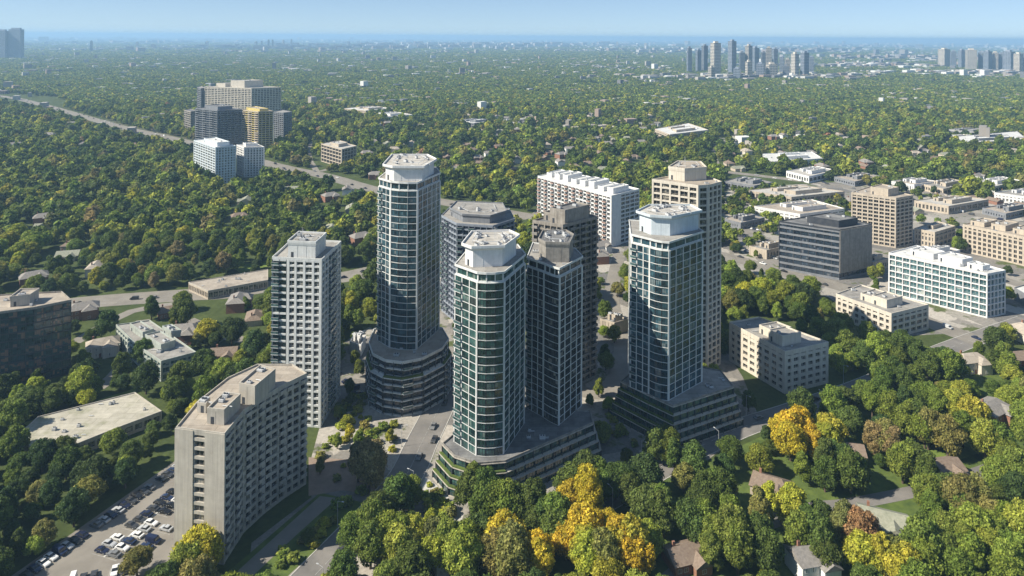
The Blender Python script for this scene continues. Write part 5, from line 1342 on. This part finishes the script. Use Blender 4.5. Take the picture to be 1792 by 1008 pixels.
# patches of canopy for the far woods
M['leaf_far'] = mat_tint('far leaves', 'GEOMETRY')
patches = []
for k in range(5):
    V, Fc, Vr, Ti, n0 = [], [], [], [], 0
    for gx in np.arange(-30, 30, 9.5):
        for gy in np.arange(-30, 30, 9.5):
            if rg.random() < 0.07: continue
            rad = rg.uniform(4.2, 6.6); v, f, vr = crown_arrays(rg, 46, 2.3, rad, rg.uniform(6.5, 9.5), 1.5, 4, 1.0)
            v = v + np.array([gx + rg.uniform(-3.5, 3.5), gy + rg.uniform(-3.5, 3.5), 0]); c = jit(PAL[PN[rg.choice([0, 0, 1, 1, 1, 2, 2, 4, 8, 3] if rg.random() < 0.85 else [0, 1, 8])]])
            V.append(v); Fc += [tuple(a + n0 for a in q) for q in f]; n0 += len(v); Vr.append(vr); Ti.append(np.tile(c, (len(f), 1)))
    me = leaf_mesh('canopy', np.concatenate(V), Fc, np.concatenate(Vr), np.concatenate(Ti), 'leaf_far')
    x, y = G(1000 + 90*k, 168); patches.append(wood_piece('woodland_canopy', me, x, y))
pts, scl, rot = [], [], []
for y0, y1, step, sx, sz_ in ((1525, 5000, 56, 1.0, 1.0), (5000, 13500, 150, 2.6, 1.25)):
    X, Y = scatter(y0, y1, step, 1.08)
    k = np.ones(X.shape, bool)
    for poly, m in FOOT:
        c = centre(poly); k &= np.hypot(X-c[0], Y-c[1]) > (42 if y0 < 5000 else 60)
    dl = dist_line(ROADS[2][0], X, Y); k &= ~((dl < 80) & (Y < 2100)) & (dl > 45)
    k &= rg.random(X.shape) < 0.97 - 0.30*(vnoise(X, Y, 260) > 0.30)
    for x, y in zip(X[k], Y[k]):
        pts.append((x, y, 0)); s = rg.uniform(0.95, 1.2)*sx; scl.append((s, s, sz_*rg.uniform(0.85, 1.15))); rot.append(rg.integers(0, 4)*math.pi/2 + 0.3)
instancer('distant_woods', pts, np.ones((len(pts), 3)), rot, scl, rg.integers(0, len(patches), len(pts)), patches)
# scattered roofs and halls far out, too small to pick apart
V, Fc, Ti = [], [], []
def far_box(x, y, sx, sy, h, a, c):
    n0 = len(V); ca_, sa_ = math.cos(a), math.sin(a)
    for z in (0, h):
        for ux, uy in ((-1,-1), (1,-1), (1,1), (-1,1)): V.append((x + ca_*ux*sx - sa_*uy*sy, y + sa_*ux*sx + ca_*uy*sy, z))
    for f in ((0,1,5,4),(1,2,6,5),(2,3,7,6),(3,0,4,7),(4,5,6,7)): Fc.append(tuple(n0 + i for i in f)); Ti.append(c)
TONE = [(0.42,0.41,0.40), (0.35,0.32,0.29), (0.24,0.22,0.20), (0.60,0.60,0.58), (0.30,0.23,0.19), (0.17,0.17,0.18)]
for n, y0, y1, s0, s1, h0, h1 in ((700, 1000, 2600, 5, 11, 6, 11), (1300, 2600, 6000, 7, 18, 9, 14), (1800, 6000, 14000, 12, 36, 12, 24), (900, 12000, 27000, 25, 110, 14, 45)):
    made = 0
    while made < n:
        y = y0 + (y1-y0)*rg.random()**0.9; x = rg.uniform(-0.8, 0.8)*y
        if vnoise(np.array([x]), np.array([y]), 170 if y < 6000 else 600)[0] < 0.08 and rg.random() < 0.8: continue
        s = rg.uniform(s0, s1); far_box(x, y, s, s*rg.uniform(0.4, 0.9), rg.uniform(h0, h1)*(1 + 1.5*(rg.random() < 0.04)), rg.choice([0.3, 0.3 + math.pi/2, 0.9]), TONE[rg.integers(0, 6)]); made += 1
for cx, cy, n in ((1330,138,130), (1720,130,140), (1500,118,110), (1250,140,60), (700,84,120), (1300,92,120), (480,86,60), (900,82,80), (1600,104,110)):
    for _ in range(n):
        x, y = G(cx + rg.normal()*90, max(72, cy + abs(rg.normal())*3 - 3)); s = rg.uniform(8, 26)*y/3000; far_box(x, y, s, s*0.6, rg.uniform(8, 24)*max(0.8, y/4000), 0.3, TONE[rg.integers(0, 6)])
M['far_tone'] = mat_tint('far walls and roofs', 'GEOMETRY', False, 0.8)
me = bpy.data.meshes.new('rooftops'); me.from_pydata(V, [], Fc); me.materials.append(M['far_tone'])
at = me.attributes.new('tint', 'FLOAT_COLOR', 'FACE'); cc = np.ones((len(Fc), 4), np.float32); cc[:, :3] = np.array(Ti); at.data.foreach_set('color', cc.ravel())
tag(link('distant_rooftops', me), kind='stuff')
print('trees', len(T), 'single', len(single), 'patches', len(pts), 'objects', len(bpy.data.objects))
